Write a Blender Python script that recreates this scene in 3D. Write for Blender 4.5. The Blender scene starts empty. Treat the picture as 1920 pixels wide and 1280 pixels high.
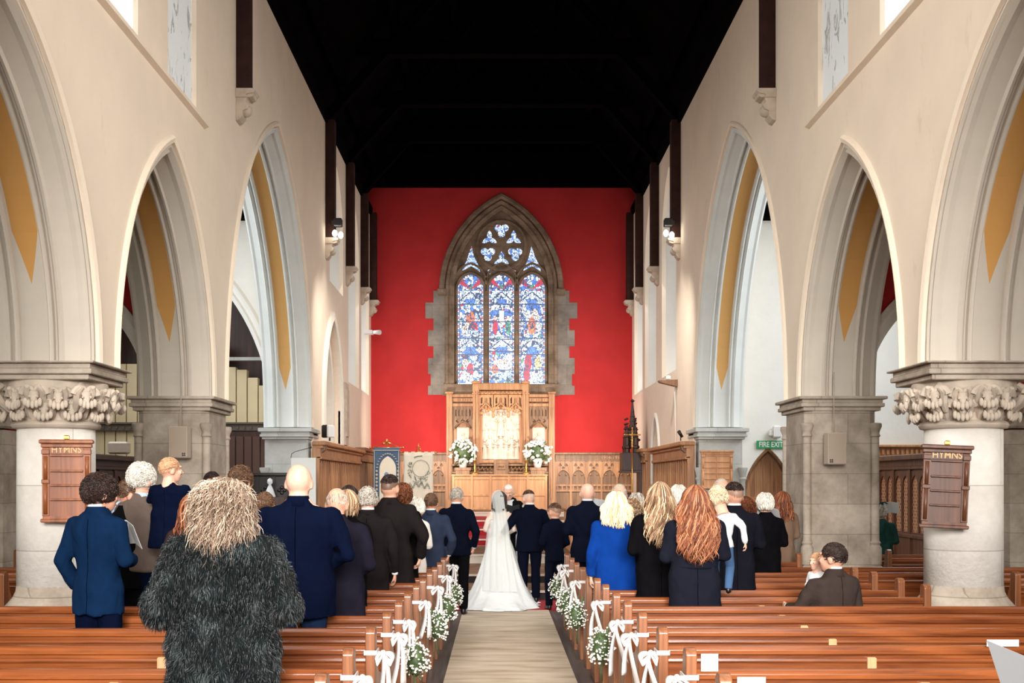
import bpy, math, random
import numpy as np
from mathutils import Vector, Matrix
PI = math.pi
random.seed(7)
sc = bpy.context.scene
C = sc.collection

# ---------------------------------------------------------------- camera
# the nave runs along +Y, its centre line is x = 0 and the aisle floor z = 0
CAMX, EYE, FPX, VX, VY = -0.12, 1.90, 2150.0, 933.0, 902.0
cam_d = bpy.data.cameras.new('camera')
cam = bpy.data.objects.new('camera', cam_d)
C.objects.link(cam)
cam.location = (CAMX, 0, EYE)
cam.rotation_euler = (PI / 2, 0, 0)
cam_d.sensor_width = 36
cam_d.lens = 36 * FPX / 1920
cam_d.shift_x = (960 - VX) / 1920
cam_d.shift_y = (VY - 640) / 1920
cam_d.clip_end = 200
sc.camera = cam

# ---------------------------------------------------------------- world, light, exposure
w = bpy.data.worlds.new('world')
sc.world = w
w.use_nodes = True
w.node_tree.nodes['Background'].inputs[0].default_value = (1.0, 0.97, 0.93, 1)
w.node_tree.nodes['Background'].inputs[1].default_value = 0.12
sc.view_settings.view_transform = 'Standard'
sc.view_settings.look = 'None'
sc.view_settings.gamma = 1
sc.view_settings.use_curve_mapping = False
sc.view_settings.exposure = 0.35
sc.cycles.max_bounces = 6
sc.cycles.diffuse_bounces = 4
sc.cycles.glossy_bounces = 3
sc.cycles.transmission_bounces = 4
sc.cycles.transparent_max_bounces = 8
sc.cycles.caustics_reflective = False
sc.cycles.caustics_refractive = False
sc.cycles.sample_clamp_indirect = 4
sc.cycles.use_denoising = True

def area(name, loc, aim, size, power, col=(1, 1, 1), spread=180):
    d = bpy.data.lights.new(name, 'AREA')
    d.shape = 'RECTANGLE'; d.size, d.size_y = size
    d.energy = power; d.color = col; d.spread = math.radians(spread)
    o = bpy.data.objects.new(name, d); C.objects.link(o)
    o.location = loc
    o.rotation_euler = (Vector(aim) - Vector(loc)).to_track_quat('-Z', 'Y').to_euler()
    return o
def spot(name, loc, aim, ang, power, col=(1, .85, .65), blend=.8, rad=.08):
    d = bpy.data.lights.new(name, 'SPOT')
    d.energy = power; d.color = col; d.spot_size = math.radians(ang); d.spot_blend = blend; d.shadow_soft_size = rad
    o = bpy.data.objects.new(name, d); C.objects.link(o)
    o.location = loc
    o.rotation_euler = (Vector(aim) - Vector(loc)).to_track_quat('-Z', 'Y').to_euler()
    return o
WARM = (1, .84, .66); DAY = (.86, .93, 1.0); NEUT = (1, .985, .965)
# added fill from behind the camera, with no window built there
area('west_fill_light', (0, -5.0, 4.7), (0, 9.5, 0.4), (6.5, 3.6), 530, NEUT, 58)
# clerestory daylight falling into the nave from both sides
for s in (-1, 1):
    area('clerestory_light', (s * 3.7, 11.5, 8.2), (-s * 4, 12.5, 3.2), (6.0, 2.2), 190, (1, .98, .95), 140)
    area('clerestory_light', (s * 3.7, 5.0, 8.2), (-s * 4, 7, 3.2), (5.0, 2.2), 170, (1, .98, .95), 140)
    area('transept_daylight', (s * 8.6, 20.0, 6.6), (s * 4.5, 20, 3.2), (5.5, 3.6), 290 if s > 0 else 285, DAY, 150)
    area('aisle_fill_light', (s * 7.2, 9.5, 3.6), (s * 4.5, 10.5, 1.6), (6.0, 1.6), 55, (1, .95, .9), 150)  # added fill along the aisle, no window behind it
    area('chancel_window_light', (s * 3.7, 29.5, 7.2), (-s * 3.9, 29.5, 3.0), (8.5, 3.0), 90, (.95, .97, 1.0), 120)
# chancel post lamps, unseen altar lights, and a choir fill added without a fixture
for s in (-1, 1):
    spot('chancel_lamp', (s * 3.45, 25.35, 7.35), (s * .3, 34.3, 1.9), 40, 1300, (1, .90, .78), 1.0)
    spot('wall_wash_lamp', (s * 3.50, 25.3, 7.2), (s * 3.95, 24.9, 2.0), 62, 22, (1, .95, .86), .8)
    spot('sanctuary_lamp', (s * 2.1, 30.6, 2.9), (s * 2.0, 34.4, 3.5), 120, 440, (1, .92, .82), 1.0)
    spot('choir_fill_spot', (s * 2.2, 23.0, 7.2), (s * 3.9, 27.5, 1.4), 80, 600, (1, .94, .86), 1.0)  # added spot brightening the choir walls, no fixture of its own

# ---------------------------------------------------------------- materials
def rgb(r, g, b):
    f = lambda c: (c / 255 / 12.92) if c <= 10.3 else ((c / 255 + .055) / 1.055) ** 2.4
    return (f(r), f(g), f(b), 1)
MATS = {}
def new_mat(name):
    m = bpy.data.materials.new(name); m.use_nodes = True
    nt = m.node_tree; b = nt.nodes['Principled BSDF']
    MATS[name] = m
    return m, nt, b
def N(nt, t, **kw):
    n = nt.nodes.new(t)
    for k, v in kw.items():
        if k in ('operation', 'blend_type', 'wave_type', 'bands_direction', 'feature', 'data_type', 'attribute_name', 'noise_dimensions', 'distance', 'rings_direction', 'use_clamp', 'offset'): setattr(n, k, v)
        else: n.inputs[k].default_value = v
    return n
def coords(nt, scale=(1, 1, 1), kind='Object'):
    t = nt.nodes.new('ShaderNodeTexCoord'); mp = nt.nodes.new('ShaderNodeMapping')
    mp.inputs['Scale'].default_value = scale
    nt.links.new(t.outputs[kind], mp.inputs[0])
    return mp.outputs[0]
def ramp(nt, fac, stops):
    r = nt.nodes.new('ShaderNodeValToRGB'); e = r.color_ramp.elements
    e[0].position, e[0].color = stops[0]; e[1].position, e[1].color = stops[-1]
    for p, c in stops[1:-1]:
        q = e.new(p); q.color = c
    nt.links.new(fac, r.inputs[0]); return r.outputs[0]
def mix(nt, fac, a, b, mode='MIX'):
    m = nt.nodes.new('ShaderNodeMix'); m.data_type = 'RGBA'; m.blend_type = mode
    L = nt.links
    if hasattr(fac, 'links'): L.new(fac, m.inputs[0])
    else: m.inputs[0].default_value = fac
    for i, v in ((6, a), (7, b)):
        if hasattr(v, 'links'): L.new(v, m.inputs[i])
        else: m.inputs[i].default_value = v
    return m.outputs[2]
def bump(nt, b, h, strength=.3, dist=.02):
    n = nt.nodes.new('ShaderNodeBump'); n.inputs['Strength'].default_value = strength; n.inputs['Distance'].default_value = dist
    nt.links.new(h, n.inputs['Height']); nt.links.new(n.outputs[0], b.inputs['Normal'])
def plain(name, col, rough=.6, metal=0, noise=0, nscale=8, bmp=0, spec=.5, sheen=0):
    m, nt, b = new_mat(name)
    b.inputs['Roughness'].default_value = rough; b.inputs['Metallic'].default_value = metal
    b.inputs['Specular IOR Level'].default_value = spec
    if sheen: b.inputs['Sheen Weight'].default_value = sheen
    if noise or bmp:
        n = N(nt, 'ShaderNodeTexNoise', Scale=nscale, Detail=5); nt.links.new(coords(nt), n.inputs[0])
        d = tuple(c * (1 - noise) for c in col[:3]) + (1,); l = tuple(min(1, c * (1 + noise)) for c in col[:3]) + (1,)
        nt.links.new(ramp(nt, n.outputs[0], [(.3, d), (.7, l)]), b.inputs['Base Color'])
        if bmp: bump(nt, b, n.outputs[0], bmp)
    else: b.inputs['Base Color'].default_value = col
    return m
def plaster(name, col, stain=.0, lo=.93):
    m, nt, b = new_mat(name); b.inputs['Roughness'].default_value = .9; b.inputs['Specular IOR Level'].default_value = .2
    n = N(nt, 'ShaderNodeTexNoise', Scale=1.1, Detail=6, Roughness=.6); co = coords(nt); nt.links.new(co, n.inputs[0])
    d = tuple(c * lo for c in col[:3]) + (1,)
    c1 = ramp(nt, n.outputs[0], [(.35, d), (.65, col)])
    if stain:
        s = N(nt, 'ShaderNodeTexNoise', Scale=2.4, Detail=8, Roughness=.75); nt.links.new(coords(nt, (1, 1, .45)), s.inputs[0])
        f = ramp(nt, s.outputs[0], [(.60, (0, 0, 0, 1)), (.72, (stain, stain, stain, 1))])
        c1 = mix(nt, f, c1, tuple(c * k for c, k in zip(col[:3], (.62, .5, .38))) + (1,))
    nt.links.new(c1, b.inputs['Base Color'])
    n2 = N(nt, 'ShaderNodeTexNoise', Scale=14, Detail=5); nt.links.new(co, n2.inputs[0]); bump(nt, b, n2.outputs[0], .12)
    return m
def stone(name, col, dark, block=(.9, .38), axis='xz'):
    m, nt, b = new_mat(name); b.inputs['Roughness'].default_value = .88; b.inputs['Specular IOR Level'].default_value = .2
    co = coords(nt)
    n = N(nt, 'ShaderNodeTexNoise', Scale=2.3, Detail=8, Roughness=.65); nt.links.new(co, n.inputs[0])
    c1 = ramp(nt, n.outputs[0], [(.3, dark), (.62, col)])
    sep = nt.nodes.new('ShaderNodeSeparateXYZ'); nt.links.new(co, sep.inputs[0])
    ad = N(nt, 'ShaderNodeMath', operation='ADD'); nt.links.new(sep.outputs[0], ad.inputs[0]); nt.links.new(sep.outputs[1], ad.inputs[1])
    cm = nt.nodes.new('ShaderNodeCombineXYZ'); nt.links.new(ad.outputs[0], cm.inputs[0]); nt.links.new(sep.outputs[2], cm.inputs[1])
    br = nt.nodes.new('ShaderNodeTexBrick'); nt.links.new(cm.outputs[0], br.inputs[0])
    br.inputs['Scale'].default_value = 1; br.inputs['Brick Width'].default_value = block[0]; br.inputs['Row Height'].default_value = block[1]
    br.inputs['Mortar Size'].default_value = .006; br.inputs['Mortar Smooth'].default_value = .3
    br.inputs['Color1'].default_value = (1, 1, 1, 1); br.inputs['Color2'].default_value = (.86, .85, .84, 1); br.inputs['Mortar'].default_value = (.62, .6, .58, 1)
    nt.links.new(mix(nt, 1.0, c1, br.outputs[0], 'MULTIPLY'), b.inputs['Base Color'])
    n2 = N(nt, 'ShaderNodeTexNoise', Scale=30, Detail=6); nt.links.new(co, n2.inputs[0]); bump(nt, b, n2.outputs[0], .2)
    return m
def wood(name, col, dark, along='x', rough=.35, scale=1.0, bmp=.06):
    m, nt, b = new_mat(name); b.inputs['Roughness'].default_value = rough
    s = {'x': (.5, 9, 9), 'y': (9, .5, 9), 'z': (9, 9, .5)}[along]
    n = N(nt, 'ShaderNodeTexNoise', Scale=1.6 * scale, Detail=7, Roughness=.6, Distortion=.8)
    nt.links.new(coords(nt, s), n.inputs[0])
    n2 = N(nt, 'ShaderNodeTexNoise', Scale=1.3, Detail=2); nt.links.new(coords(nt), n2.inputs[0])
    c1 = ramp(nt, n.outputs[0], [(.32, dark), (.66, col)])
    c2 = mix(nt, ramp(nt, n2.outputs[0], [(.35, (.0, .0, .0, 1)), (.7, (.35, .35, .35, 1))]), c1, dark)
    nt.links.new(c2, b.inputs['Base Color']); bump(nt, b, n.outputs[0], bmp, .01)
    return m
def emit(name, col, st):
    m, nt, b = new_mat(name)
    b.inputs['Base Color'].default_value = (.02, .02, .02, 1); b.inputs['Emission Color'].default_value = col; b.inputs['Emission Strength'].default_value = st
    return m
def cloth(name, col, rough=.85, weave=260, wrinkle=.5, sheen=.2, var=.12):
    m, nt, b = new_mat(name); b.inputs['Roughness'].default_value = rough
    b.inputs['Specular IOR Level'].default_value = .02; b.inputs['Sheen Weight'].default_value = 0
    co = coords(nt)
    n = N(nt, 'ShaderNodeTexNoise', Scale=6, Detail=4, Distortion=1.2); nt.links.new(coords(nt, (1, 1, .6)), n.inputs[0])
    d = tuple(c * (1 - var) for c in col[:3]) + (1,); l = tuple(min(1, c * (1 + var)) for c in col[:3]) + (1,)
    nt.links.new(ramp(nt, n.outputs[0], [(.3, d), (.7, l)]), b.inputs['Base Color'])
    bump(nt, b, n.outputs[0], wrinkle, .03)
    return m
def stranded(name, cols, rough=.45):
    """hair: the colour runs per strand through the 'tone' attribute"""
    m, nt, b = new_mat(name); b.inputs['Roughness'].default_value = rough; b.inputs['Specular IOR Level'].default_value = .35
    a = nt.nodes.new('ShaderNodeAttribute'); a.attribute_name = 'tone'
    st = [(i / (len(cols) - 1), c) for i, c in enumerate(cols)]
    n = N(nt, 'ShaderNodeTexNoise', Scale=40, Detail=3); nt.links.new(coords(nt, (1, 1, .15)), n.inputs[0])
    ad = N(nt, 'ShaderNodeMath', operation='MULTIPLY_ADD'); nt.links.new(n.outputs[0], ad.inputs[0]); ad.inputs[1].default_value = .5
    sb = N(nt, 'ShaderNodeMath', operation='SUBTRACT'); nt.links.new(a.outputs['Fac'], sb.inputs[0]); sb.inputs[1].default_value = .25
    nt.links.new(sb.outputs[0], ad.inputs[2])
    nt.links.new(ramp(nt, ad.outputs[0], st), b.inputs['Base Color'])
    bump(nt, b, n.outputs[0], .4, .01)
    return m

cream = plaster('cream_plaster', rgb(240, 222, 200), .35)
creamB = plaster('pale_plaster', rgb(236, 228, 216), 0)
white_pl = plaster('white_plaster', rgb(240, 238, 230), 0)
green_pl = plaster('pale_green_plaster', rgb(216, 228, 214), 0)
red_pl = plaster('red_plaster', rgb(190, 50, 50), 0, .85)
grey_st = stone('painted_stone', rgb(204, 204, 198), rgb(180, 180, 174), (1.4, .45))
pier_st = stone('pier_stone', rgb(188, 174, 158), rgb(138, 124, 108), (.95, .40))
col_st = stone('column_stone', rgb(230, 224, 215), rgb(208, 199, 188), (2.4, .62))
win_st = stone('window_stone', rgb(150, 128, 108), rgb(96, 80, 66), (.5, .3))
quoin_st = stone('quoin_stone', rgb(150, 140, 130), rgb(112, 104, 98), (.9, .6))
carve_st = plain('carved_stone', rgb(196, 180, 162), .9, 0, .18, 6, .3)
pine = wood('pew_pine', rgb(150, 82, 39), rgb(82, 37, 14), 'x', .26)
pine_end = wood('pew_end_pine', rgb(156, 98, 60), rgb(88, 48, 26), 'z', .32)
oak = wood('oak', rgb(204, 150, 102), rgb(140, 92, 56), 'z', .5)
oak_dk = wood('brown_oak', rgb(160, 118, 80), rgb(100, 68, 44), 'z', .5)
oak_lt = wood('light_oak', rgb(214, 160, 112), rgb(176, 120, 78), 'z', .5)
dark_wd = wood('dark_wood', rgb(78, 40, 24), rgb(34, 16, 10), 'z', .45)
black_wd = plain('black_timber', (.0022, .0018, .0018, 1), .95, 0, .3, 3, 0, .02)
post_wd = plain('dark_timber', rgb(52, 30, 24), .8, 0, .3, 5, .1, .2)
board_wd = wood('hymn_board_oak', rgb(168, 98, 52), rgb(110, 56, 26), 'z', .4)
board_dk = wood('dark_hymn_board_oak', rgb(112, 66, 40), rgb(66, 36, 22), 'z', .4)
gold = plain('brass', rgb(214, 160, 84), .3, .9)
gilt = plain('gilding', rgb(206, 160, 92), .5, .2)
alab = plain('alabaster', rgb(212, 196, 178), .6, 0, .06, 8, .2)
white_glass = emit('daylit_glass', (.93, .97, 1, 1), 1.08)
black = plain('black_metal', (.01, .01, .01, 1), .4)
grey_box = plain('grey_beige_paint', rgb(176, 160, 142), .6, 0, .04)
white_paint = plain('white_paint', rgb(232, 230, 226), .6)
paper = plain('paper', rgb(186, 185, 183), .7)
satin = plain('white_satin', rgb(206, 200, 195), .42, 0, 0, 8, 0, .4)
leaf = plain('leaf_green', rgb(66, 84, 46), .6, 0, .35, 20)
petal = plain('white_petal', rgb(244, 240, 230), .7, 0, .05, 30)
pipe_m = plain('cream_pipe_wood', rgb(226, 206, 164), .55, 0, .04, 3)
red_car = plain('red_carpet', rgb(168, 34, 40), .95, 0, .12, 30, .3)
blue_ban = plain('blue_banner_cloth', rgb(74, 98, 124), .85, 0, .1, 12, .1)
cream_ban = plain('cream_banner_cloth', rgb(232, 222, 202), .85, 0, .03, 12, .1)
grn = plain('green_sign', rgb(40, 150, 88), .5)
ink = plain('grey_embroidery', rgb(120, 130, 120), .8)
pink_ink = plain('pale_embroidery', rgb(198, 182, 160), .8)
lamp_m = emit('lamp_glow', (1, .95, .85, 1), 12)

# arch plaster with the ochre band between the roll mouldings, ending in a point
def arch_paint(name, base, ochre, zb):
    m, nt, b = new_mat(name); b.inputs['Roughness'].default_value = .85; b.inputs['Specular IOR Level'].default_value = .2
    g = nt.nodes.new('ShaderNodeNewGeometry'); s = nt.nodes.new('ShaderNodeSeparateXYZ'); nt.links.new(g.outputs['Position'], s.inputs[0])
    a = N(nt, 'ShaderNodeMath', operation='ABSOLUTE'); nt.links.new(s.outputs[0], a.inputs[0])
    q = N(nt, 'ShaderNodeMath', operation='SUBTRACT'); nt.links.new(a.outputs[0], q.inputs[0]); q.inputs[1].default_value = WC
    a2 = N(nt, 'ShaderNodeMath', operation='ABSOLUTE'); nt.links.new(q.outputs[0], a2.inputs[0])
    z = N(nt, 'ShaderNodeMath', operation='SUBTRACT'); nt.links.new(s.outputs[2], z.inputs[0]); z.inputs[1].default_value = zb
    z2 = N(nt, 'ShaderNodeMath', operation='MULTIPLY', use_clamp=True); nt.links.new(z.outputs[0], z2.inputs[0]); z2.inputs[1].default_value = 2.2
    z3 = N(nt, 'ShaderNodeMath', operation='MULTIPLY'); nt.links.new(z2.outputs[0], z3.inputs[0]); z3.inputs[1].default_value = .118
    lt = N(nt, 'ShaderNodeMath', operation='LESS_THAN'); nt.links.new(a2.outputs[0], lt.inputs[0]); nt.links.new(z3.outputs[0], lt.inputs[1])
    n = N(nt, 'ShaderNodeTexNoise', Scale=2, Detail=5); nt.links.new(coords(nt), n.inputs[0])
    d = tuple(c * .93 for c in base[:3]) + (1,)
    nt.links.new(mix(nt, lt.outputs[0], ramp(nt, n.outputs[0], [(.35, d), (.65, base)]), ochre), b.inputs['Base Color'])
    return m
WC, WT = 4.42, 0.98                     # nave arcade: wall centre line and thickness
arch_warm = arch_paint('arch_paint_cream', rgb(200, 189, 174), rgb(200, 148, 84), 3.72)
arch_cool = arch_paint('arch_paint_daylight_tint', rgb(222, 224, 218), rgb(216, 168, 104), 3.75)  # same arch paint, tinted cool to carry the transept daylight
# ---------------------------------------------------------------- mesh helpers
class MB:
    def __init__(s): s.v = []; s.f = []; s.m = []; s.tone = []; s.sm = []
    def add(s, vs, fs, mi=0, smooth=False, tone=.5):
        o = len(s.v); s.v += [tuple(p) for p in vs]
        for f in fs: s.f.append(tuple(i + o for i in f)); s.m.append(mi); s.sm.append(smooth)
        s.tone += [tone] * len(vs)
        return s
    def box(s, c, d, mi=0, rz=0, bev=0, rx=0):
        x, y, z = (k / 2 for k in d)
        if bev:
            b = bev
            pts = []
            for zz, i in ((-z, b), (-z + b, 0), (z - b, 0), (z, b)):
                pts.append([(-x + i, -y + i, zz), (x - i, -y + i, zz), (x - i, y - i, zz), (-x + i, y - i, zz)])
            vs = [p for r in pts for p in r]
            fs = [(3, 2, 1, 0), (12, 13, 14, 15)]
            for r in range(3):
                for k in range(4): fs.append((r * 4 + k, r * 4 + (k + 1) % 4, r * 4 + 4 + (k + 1) % 4, r * 4 + 4 + k))
        else:
            vs = [(-x, -y, -z), (x, -y, -z), (x, y, -z), (-x, y, -z), (-x, -y, z), (x, -y, z), (x, y, z), (-x, y, z)]
            fs = [(3, 2, 1, 0), (4, 5, 6, 7), (0, 1, 5, 4), (1, 2, 6, 5), (2, 3, 7, 6), (3, 0, 4, 7)]
        M = Matrix.Translation(c) @ Matrix.Rotation(rz, 4, 'Z') @ Matrix.Rotation(rx, 4, 'X')
        return s.add([M @ Vector(p) for p in vs], fs, mi)
    def bx(s, x0, x1, y0, y1, z0, z1, mi=0, bev=0):
        return s.box(((x0 + x1) / 2, (y0 + y1) / 2, (z0 + z1) / 2), (abs(x1 - x0), abs(y1 - y0), abs(z1 - z0)), mi, 0, bev)
    def rings(s, rs, mi=0, smooth=True, cap=True, tone=.5, closed=True):
        n = len(rs[0]); vs = [p for r in rs for p in r]; fs = []
        for i in range(len(rs) - 1):
            for k in range(n if closed else n - 1):
                fs.append((i * n + k, i * n + (k + 1) % n, (i + 1) * n + (k + 1) % n, (i + 1) * n + k))
        if cap and closed:
            fs.append(tuple(reversed(range(n)))); fs.append(tuple(range((len(rs) - 1) * n, len(rs) * n)))
        return s.add(vs, fs, mi, smooth, tone)
    def lathe(s, prof, c=(0, 0, 0), n=24, mi=0, smooth=True, rot=0):
        return s.rings([[(c[0] + r * math.cos(rot + 2 * PI * k / n), c[1] + r * math.sin(rot + 2 * PI * k / n), c[2] + z) for k in range(n)] for r, z in prof], mi, smooth)
    def tube(s, pts, r, n=6, mi=0, smooth=True, tone=.5, flat=1.0):
        pts = [Vector(p) for p in pts]; rs = []
        up = Vector((0, 0, 1)); prev = None
        for i, p in enumerate(pts):
            t = (pts[min(i + 1, len(pts) - 1)] - pts[max(i - 1, 0)])
            t = t.normalized() if t.length > 1e-9 else Vector((0, 0, 1))
            if prev is None:
                a = t.cross(up); a = a.normalized() if a.length > .1 else t.cross(Vector((1, 0, 0))).normalized()
            else:
                a = prev - t * prev.dot(t); a = a.normalized() if a.length > 1e-6 else t.orthogonal().normalized()
            prev = a; b = t.cross(a)
            ri = r[i] if isinstance(r, (list, tuple)) else r
            rs.append([p + (a * math.cos(2 * PI * k / n) + b * flat * math.sin(2 * PI * k / n)) * ri for k in range(n)])
        return s.rings(rs, mi, smooth, True, tone)
    def ell(s, c, r, n=16, m=10, mi=0, tone=.5, rz=0, rx=0, noise=0):
        M = Matrix.Rotation(rz, 3, 'Z') @ Matrix.Rotation(rx, 3, 'X'); vs = []; c = Vector(c)
        for i in range(m + 1):
            th = PI * i / m
            for k in range(n):
                ph = 2 * PI * k / n
                q = 1 + (random.uniform(-noise, noise) if noise else 0)
                vs.append(c + M @ Vector((r[0] * math.sin(th) * math.cos(ph) * q, r[1] * math.sin(th) * math.sin(ph) * q, -r[2] * math.cos(th) * q)))
        fs = [(i * n + k, i * n + (k + 1) % n, (i + 1) * n + (k + 1) % n, (i + 1) * n + k) for i in range(m) for k in range(n)]
        return s.add(vs, fs, mi, True, tone)
    def poly(s, pts, d0, d1, fn, mi=0):
        """2D outline extruded: fn(u, v, d) -> xyz"""
        n = len(pts); vs = [fn(u, v, d0) for u, v in pts] + [fn(u, v, d1) for u, v in pts]
        fs = [tuple(reversed(range(n))), tuple(range(n, 2 * n))] + [(k, (k + 1) % n, n + (k + 1) % n, n + k) for k in range(n)]
        return s.add(vs, fs, mi)
    def plate(s, outer, holes, t, fn, mi=0):
        """flat plate with openings: a filled 2D curve, mapped by fn(u, v, d)"""
        cu = bpy.data.curves.new('tmp', 'CURVE'); cu.dimensions = '2D'; cu.fill_mode = 'BOTH'; cu.extrude = .5
        for ring in [outer] + list(holes):
            sp = cu.splines.new('POLY'); sp.points.add(len(ring) - 1); sp.use_cyclic_u = True
            for q, (x, y) in zip(sp.points, ring): q.co = (x, y, 0, 1)
        ob = bpy.data.objects.new('tmp', cu); C.objects.link(ob)
        me = bpy.data.meshes.new_from_object(ob.evaluated_get(bpy.context.evaluated_depsgraph_get()))
        vs = [fn(v.co.x, v.co.y, v.co.z * t) for v in me.vertices]; fs = [tuple(p.vertices) for p in me.polygons]
        bpy.data.objects.remove(ob); bpy.data.curves.remove(cu); bpy.data.meshes.remove(me)
        return s.add(vs, fs, mi)
    def sweep(s, sec, prof, mi=0, smooth=False):
        """sec: list of frames fn(u, v)->xyz ; prof list of (u, v)"""
        rs = [[f(u, v) for u, v in prof] for f in sec]
        return s.rings(rs, mi, smooth, True)
    def build(s, name, mats, parent=None, bevel=0, tone=False, auto=None):
        me = bpy.data.meshes.new(name); me.from_pydata([tuple(p) for p in s.v], [], s.f)
        if not isinstance(mats, (list, tuple)): mats = [mats]
        for m in mats: me.materials.append(m)
        me.polygons.foreach_set('material_index', s.m); me.polygons.foreach_set('use_smooth', s.sm)
        if tone:
            a = me.attributes.new('tone', 'FLOAT', 'POINT'); a.data.foreach_set('value', s.tone)
        me.validate(); me.update()
        import bmesh
        b = bmesh.new(); b.from_mesh(me); bmesh.ops.recalc_face_normals(b, faces=b.faces); b.to_mesh(me); b.free()
        if auto: me.set_sharp_from_angle(angle=math.radians(auto))
        o = bpy.data.objects.new(name, me); C.objects.link(o)
        if parent is not None: o.parent = parent
        if bevel:
            bm = o.modifiers.new('bevel', 'BEVEL'); bm.width = bevel; bm.segments = 2; bm.limit_method = 'ANGLE'
        return o
def tag(o, label=None, cat=None, group=None, kind=None):
    if label: o['label'] = label
    if cat: o['category'] = cat
    if group: o['group'] = group
    if kind: o['kind'] = kind
    return o
def empty(name, loc=(0, 0, 0), rz=0, label=None, cat=None, group=None, kind=None):
    o = bpy.data.objects.new(name, None); C.objects.link(o); o.location = loc; o.rotation_euler = (0, 0, rz)
    o.empty_display_size = .1
    return tag(o, label, cat, group, kind)
KIDS = {}
def copy_tree(o, parent=None):
    c = o.copy(); C.objects.link(c); c.parent = parent
    for ch in [k for k in bpy.data.objects if k.parent == o]: copy_tree(ch, c)
    return c
def text(name, body, size, loc, rot, mat, parent=None, ext=.004, align='CENTER', sx=1, bold=0):
    cu = bpy.data.curves.new(name, 'FONT'); cu.body = body; cu.size = size; cu.extrude = ext; cu.align_x = align; cu.align_y = 'CENTER'
    cu.offset = bold; cu.materials.append(mat)
    ob = bpy.data.objects.new('tmp', cu); C.objects.link(ob)
    me = bpy.data.meshes.new_from_object(ob.evaluated_get(bpy.context.evaluated_depsgraph_get())); me.name = name
    bpy.data.objects.remove(ob); bpy.data.curves.remove(cu)
    o = bpy.data.objects.new(name, me); C.objects.link(o); o.location = loc; o.rotation_euler = rot; o.scale = (sx, 1, 1)
    if parent is not None: o.parent = parent
    return o
def arch_pts(cx, half, z0, rise, u=0, n=14, zb=None):
    """pointed arch outline from left foot over the apex to right foot, offset outward by u"""
    R = (half * half + rise * rise) / (2 * half); cl = half - R
    a1 = math.acos(max(-1, min(1, -cl / (R + u))))      # angle at which x reaches the centre line
    right = [(cx + cl + (R + u) * math.cos(a1 * i / n), z0 + (R + u) * math.sin(a1 * i / n)) for i in range(n + 1)]
    left = [(2 * cx - x, z) for x, z in right]
    out = left + right[-2::-1]
    if zb is not None: out = [(cx - half - u, zb)] + out + [(cx + half + u, zb)]
    return out
def arch_frames(cx, half, z0, rise, place, n=14, zb=None):
    """frames for MB.sweep around a pointed arch: u is outward from the opening, v across the wall"""
    R = (half * half + rise * rise) / (2 * half); cl = half - R; fr = []
    def pt(side, a):
        def f(u, v):
            lim = math.acos(max(-1, min(1, -cl / (R + u)))); ang = a * lim
            return place(cx + side * (cl + (R + u) * math.cos(ang)), z0 + (R + u) * math.sin(ang), v)
        return f
    def leg(side, z): return lambda u, v: place(cx + side * (half + u), z, v)
    if zb is not None: fr.append(leg(-1, zb))
    fr += [pt(-1, i / n) for i in range(n + 1)] + [pt(1, i / n) for i in range(n - 1, -1, -1)]
    if zb is not None: fr.append(leg(1, zb))
    return fr
# ---------------------------------------------------------------- the setting
WI, WO = WC - WT / 2, WC + WT / 2       # inner and outer face of the arcade wall
TOP, SPR = 9.85, 3.0
EW = 34.5                                # east wall
ARCHES = [(8.86, 1.80, 2.62), (13.40, 1.70, 2.62), (19.80, 3.50, 4.80)]   # centre y, half span, rise
PIERS = [(11.18, 1.04), (15.70, 1.20)]

def floor_mat():
    m, nt, b = new_mat('grey_floor_boards'); b.inputs['Roughness'].default_value = .45
    n = N(nt, 'ShaderNodeTexNoise', Scale=1.5, Detail=6, Distortion=.6); nt.links.new(coords(nt, (14, .7, 1)), n.inputs[0])
    nt.links.new(ramp(nt, n.outputs[0], [(.3, rgb(52, 44, 42)), (.7, rgb(98, 88, 84))]), b.inputs['Base Color'])
    wv = nt.nodes.new('ShaderNodeTexBrick'); nt.links.new(coords(nt, (1, 1, 1)), wv.inputs[0])
    return m
fl = MB().bx(-9.5, 9.5, -6, 18.2, -.2, 0).build('floor', floor_mat()); tag(fl, kind='structure')
def carpet_mat():
    m, nt, b = new_mat('beige_runner'); b.inputs['Roughness'].default_value = .95; b.inputs['Specular IOR Level'].default_value = .1
    n = N(nt, 'ShaderNodeTexNoise', Scale=1.2, Detail=5, Distortion=.5); nt.links.new(coords(nt, (1.2, 5, 1)), n.inputs[0])
    nt.links.new(ramp(nt, n.outputs[0], [(.3, rgb(166, 146, 122)), (.5, rgb(188, 170, 148)), (.68, rgb(202, 182, 162))]), b.inputs['Base Color'])
    n2 = N(nt, 'ShaderNodeTexNoise', Scale=240, Detail=2); nt.links.new(coords(nt), n2.inputs[0]); bump(nt, b, n2.outputs[0], .2, .004)
    return m
tag(MB().bx(-.63, .63, -2, 16.84, 0, .012).build('carpet_runner', carpet_mat()), 'beige runner carpet along the middle of the aisle', 'carpet')
tag(MB().bx(-.86, .88, 16.85, 18.19, 0, .016).build('red_carpet', red_car), 'red carpet strip on the floor under the bride and groom', 'carpet')
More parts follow.
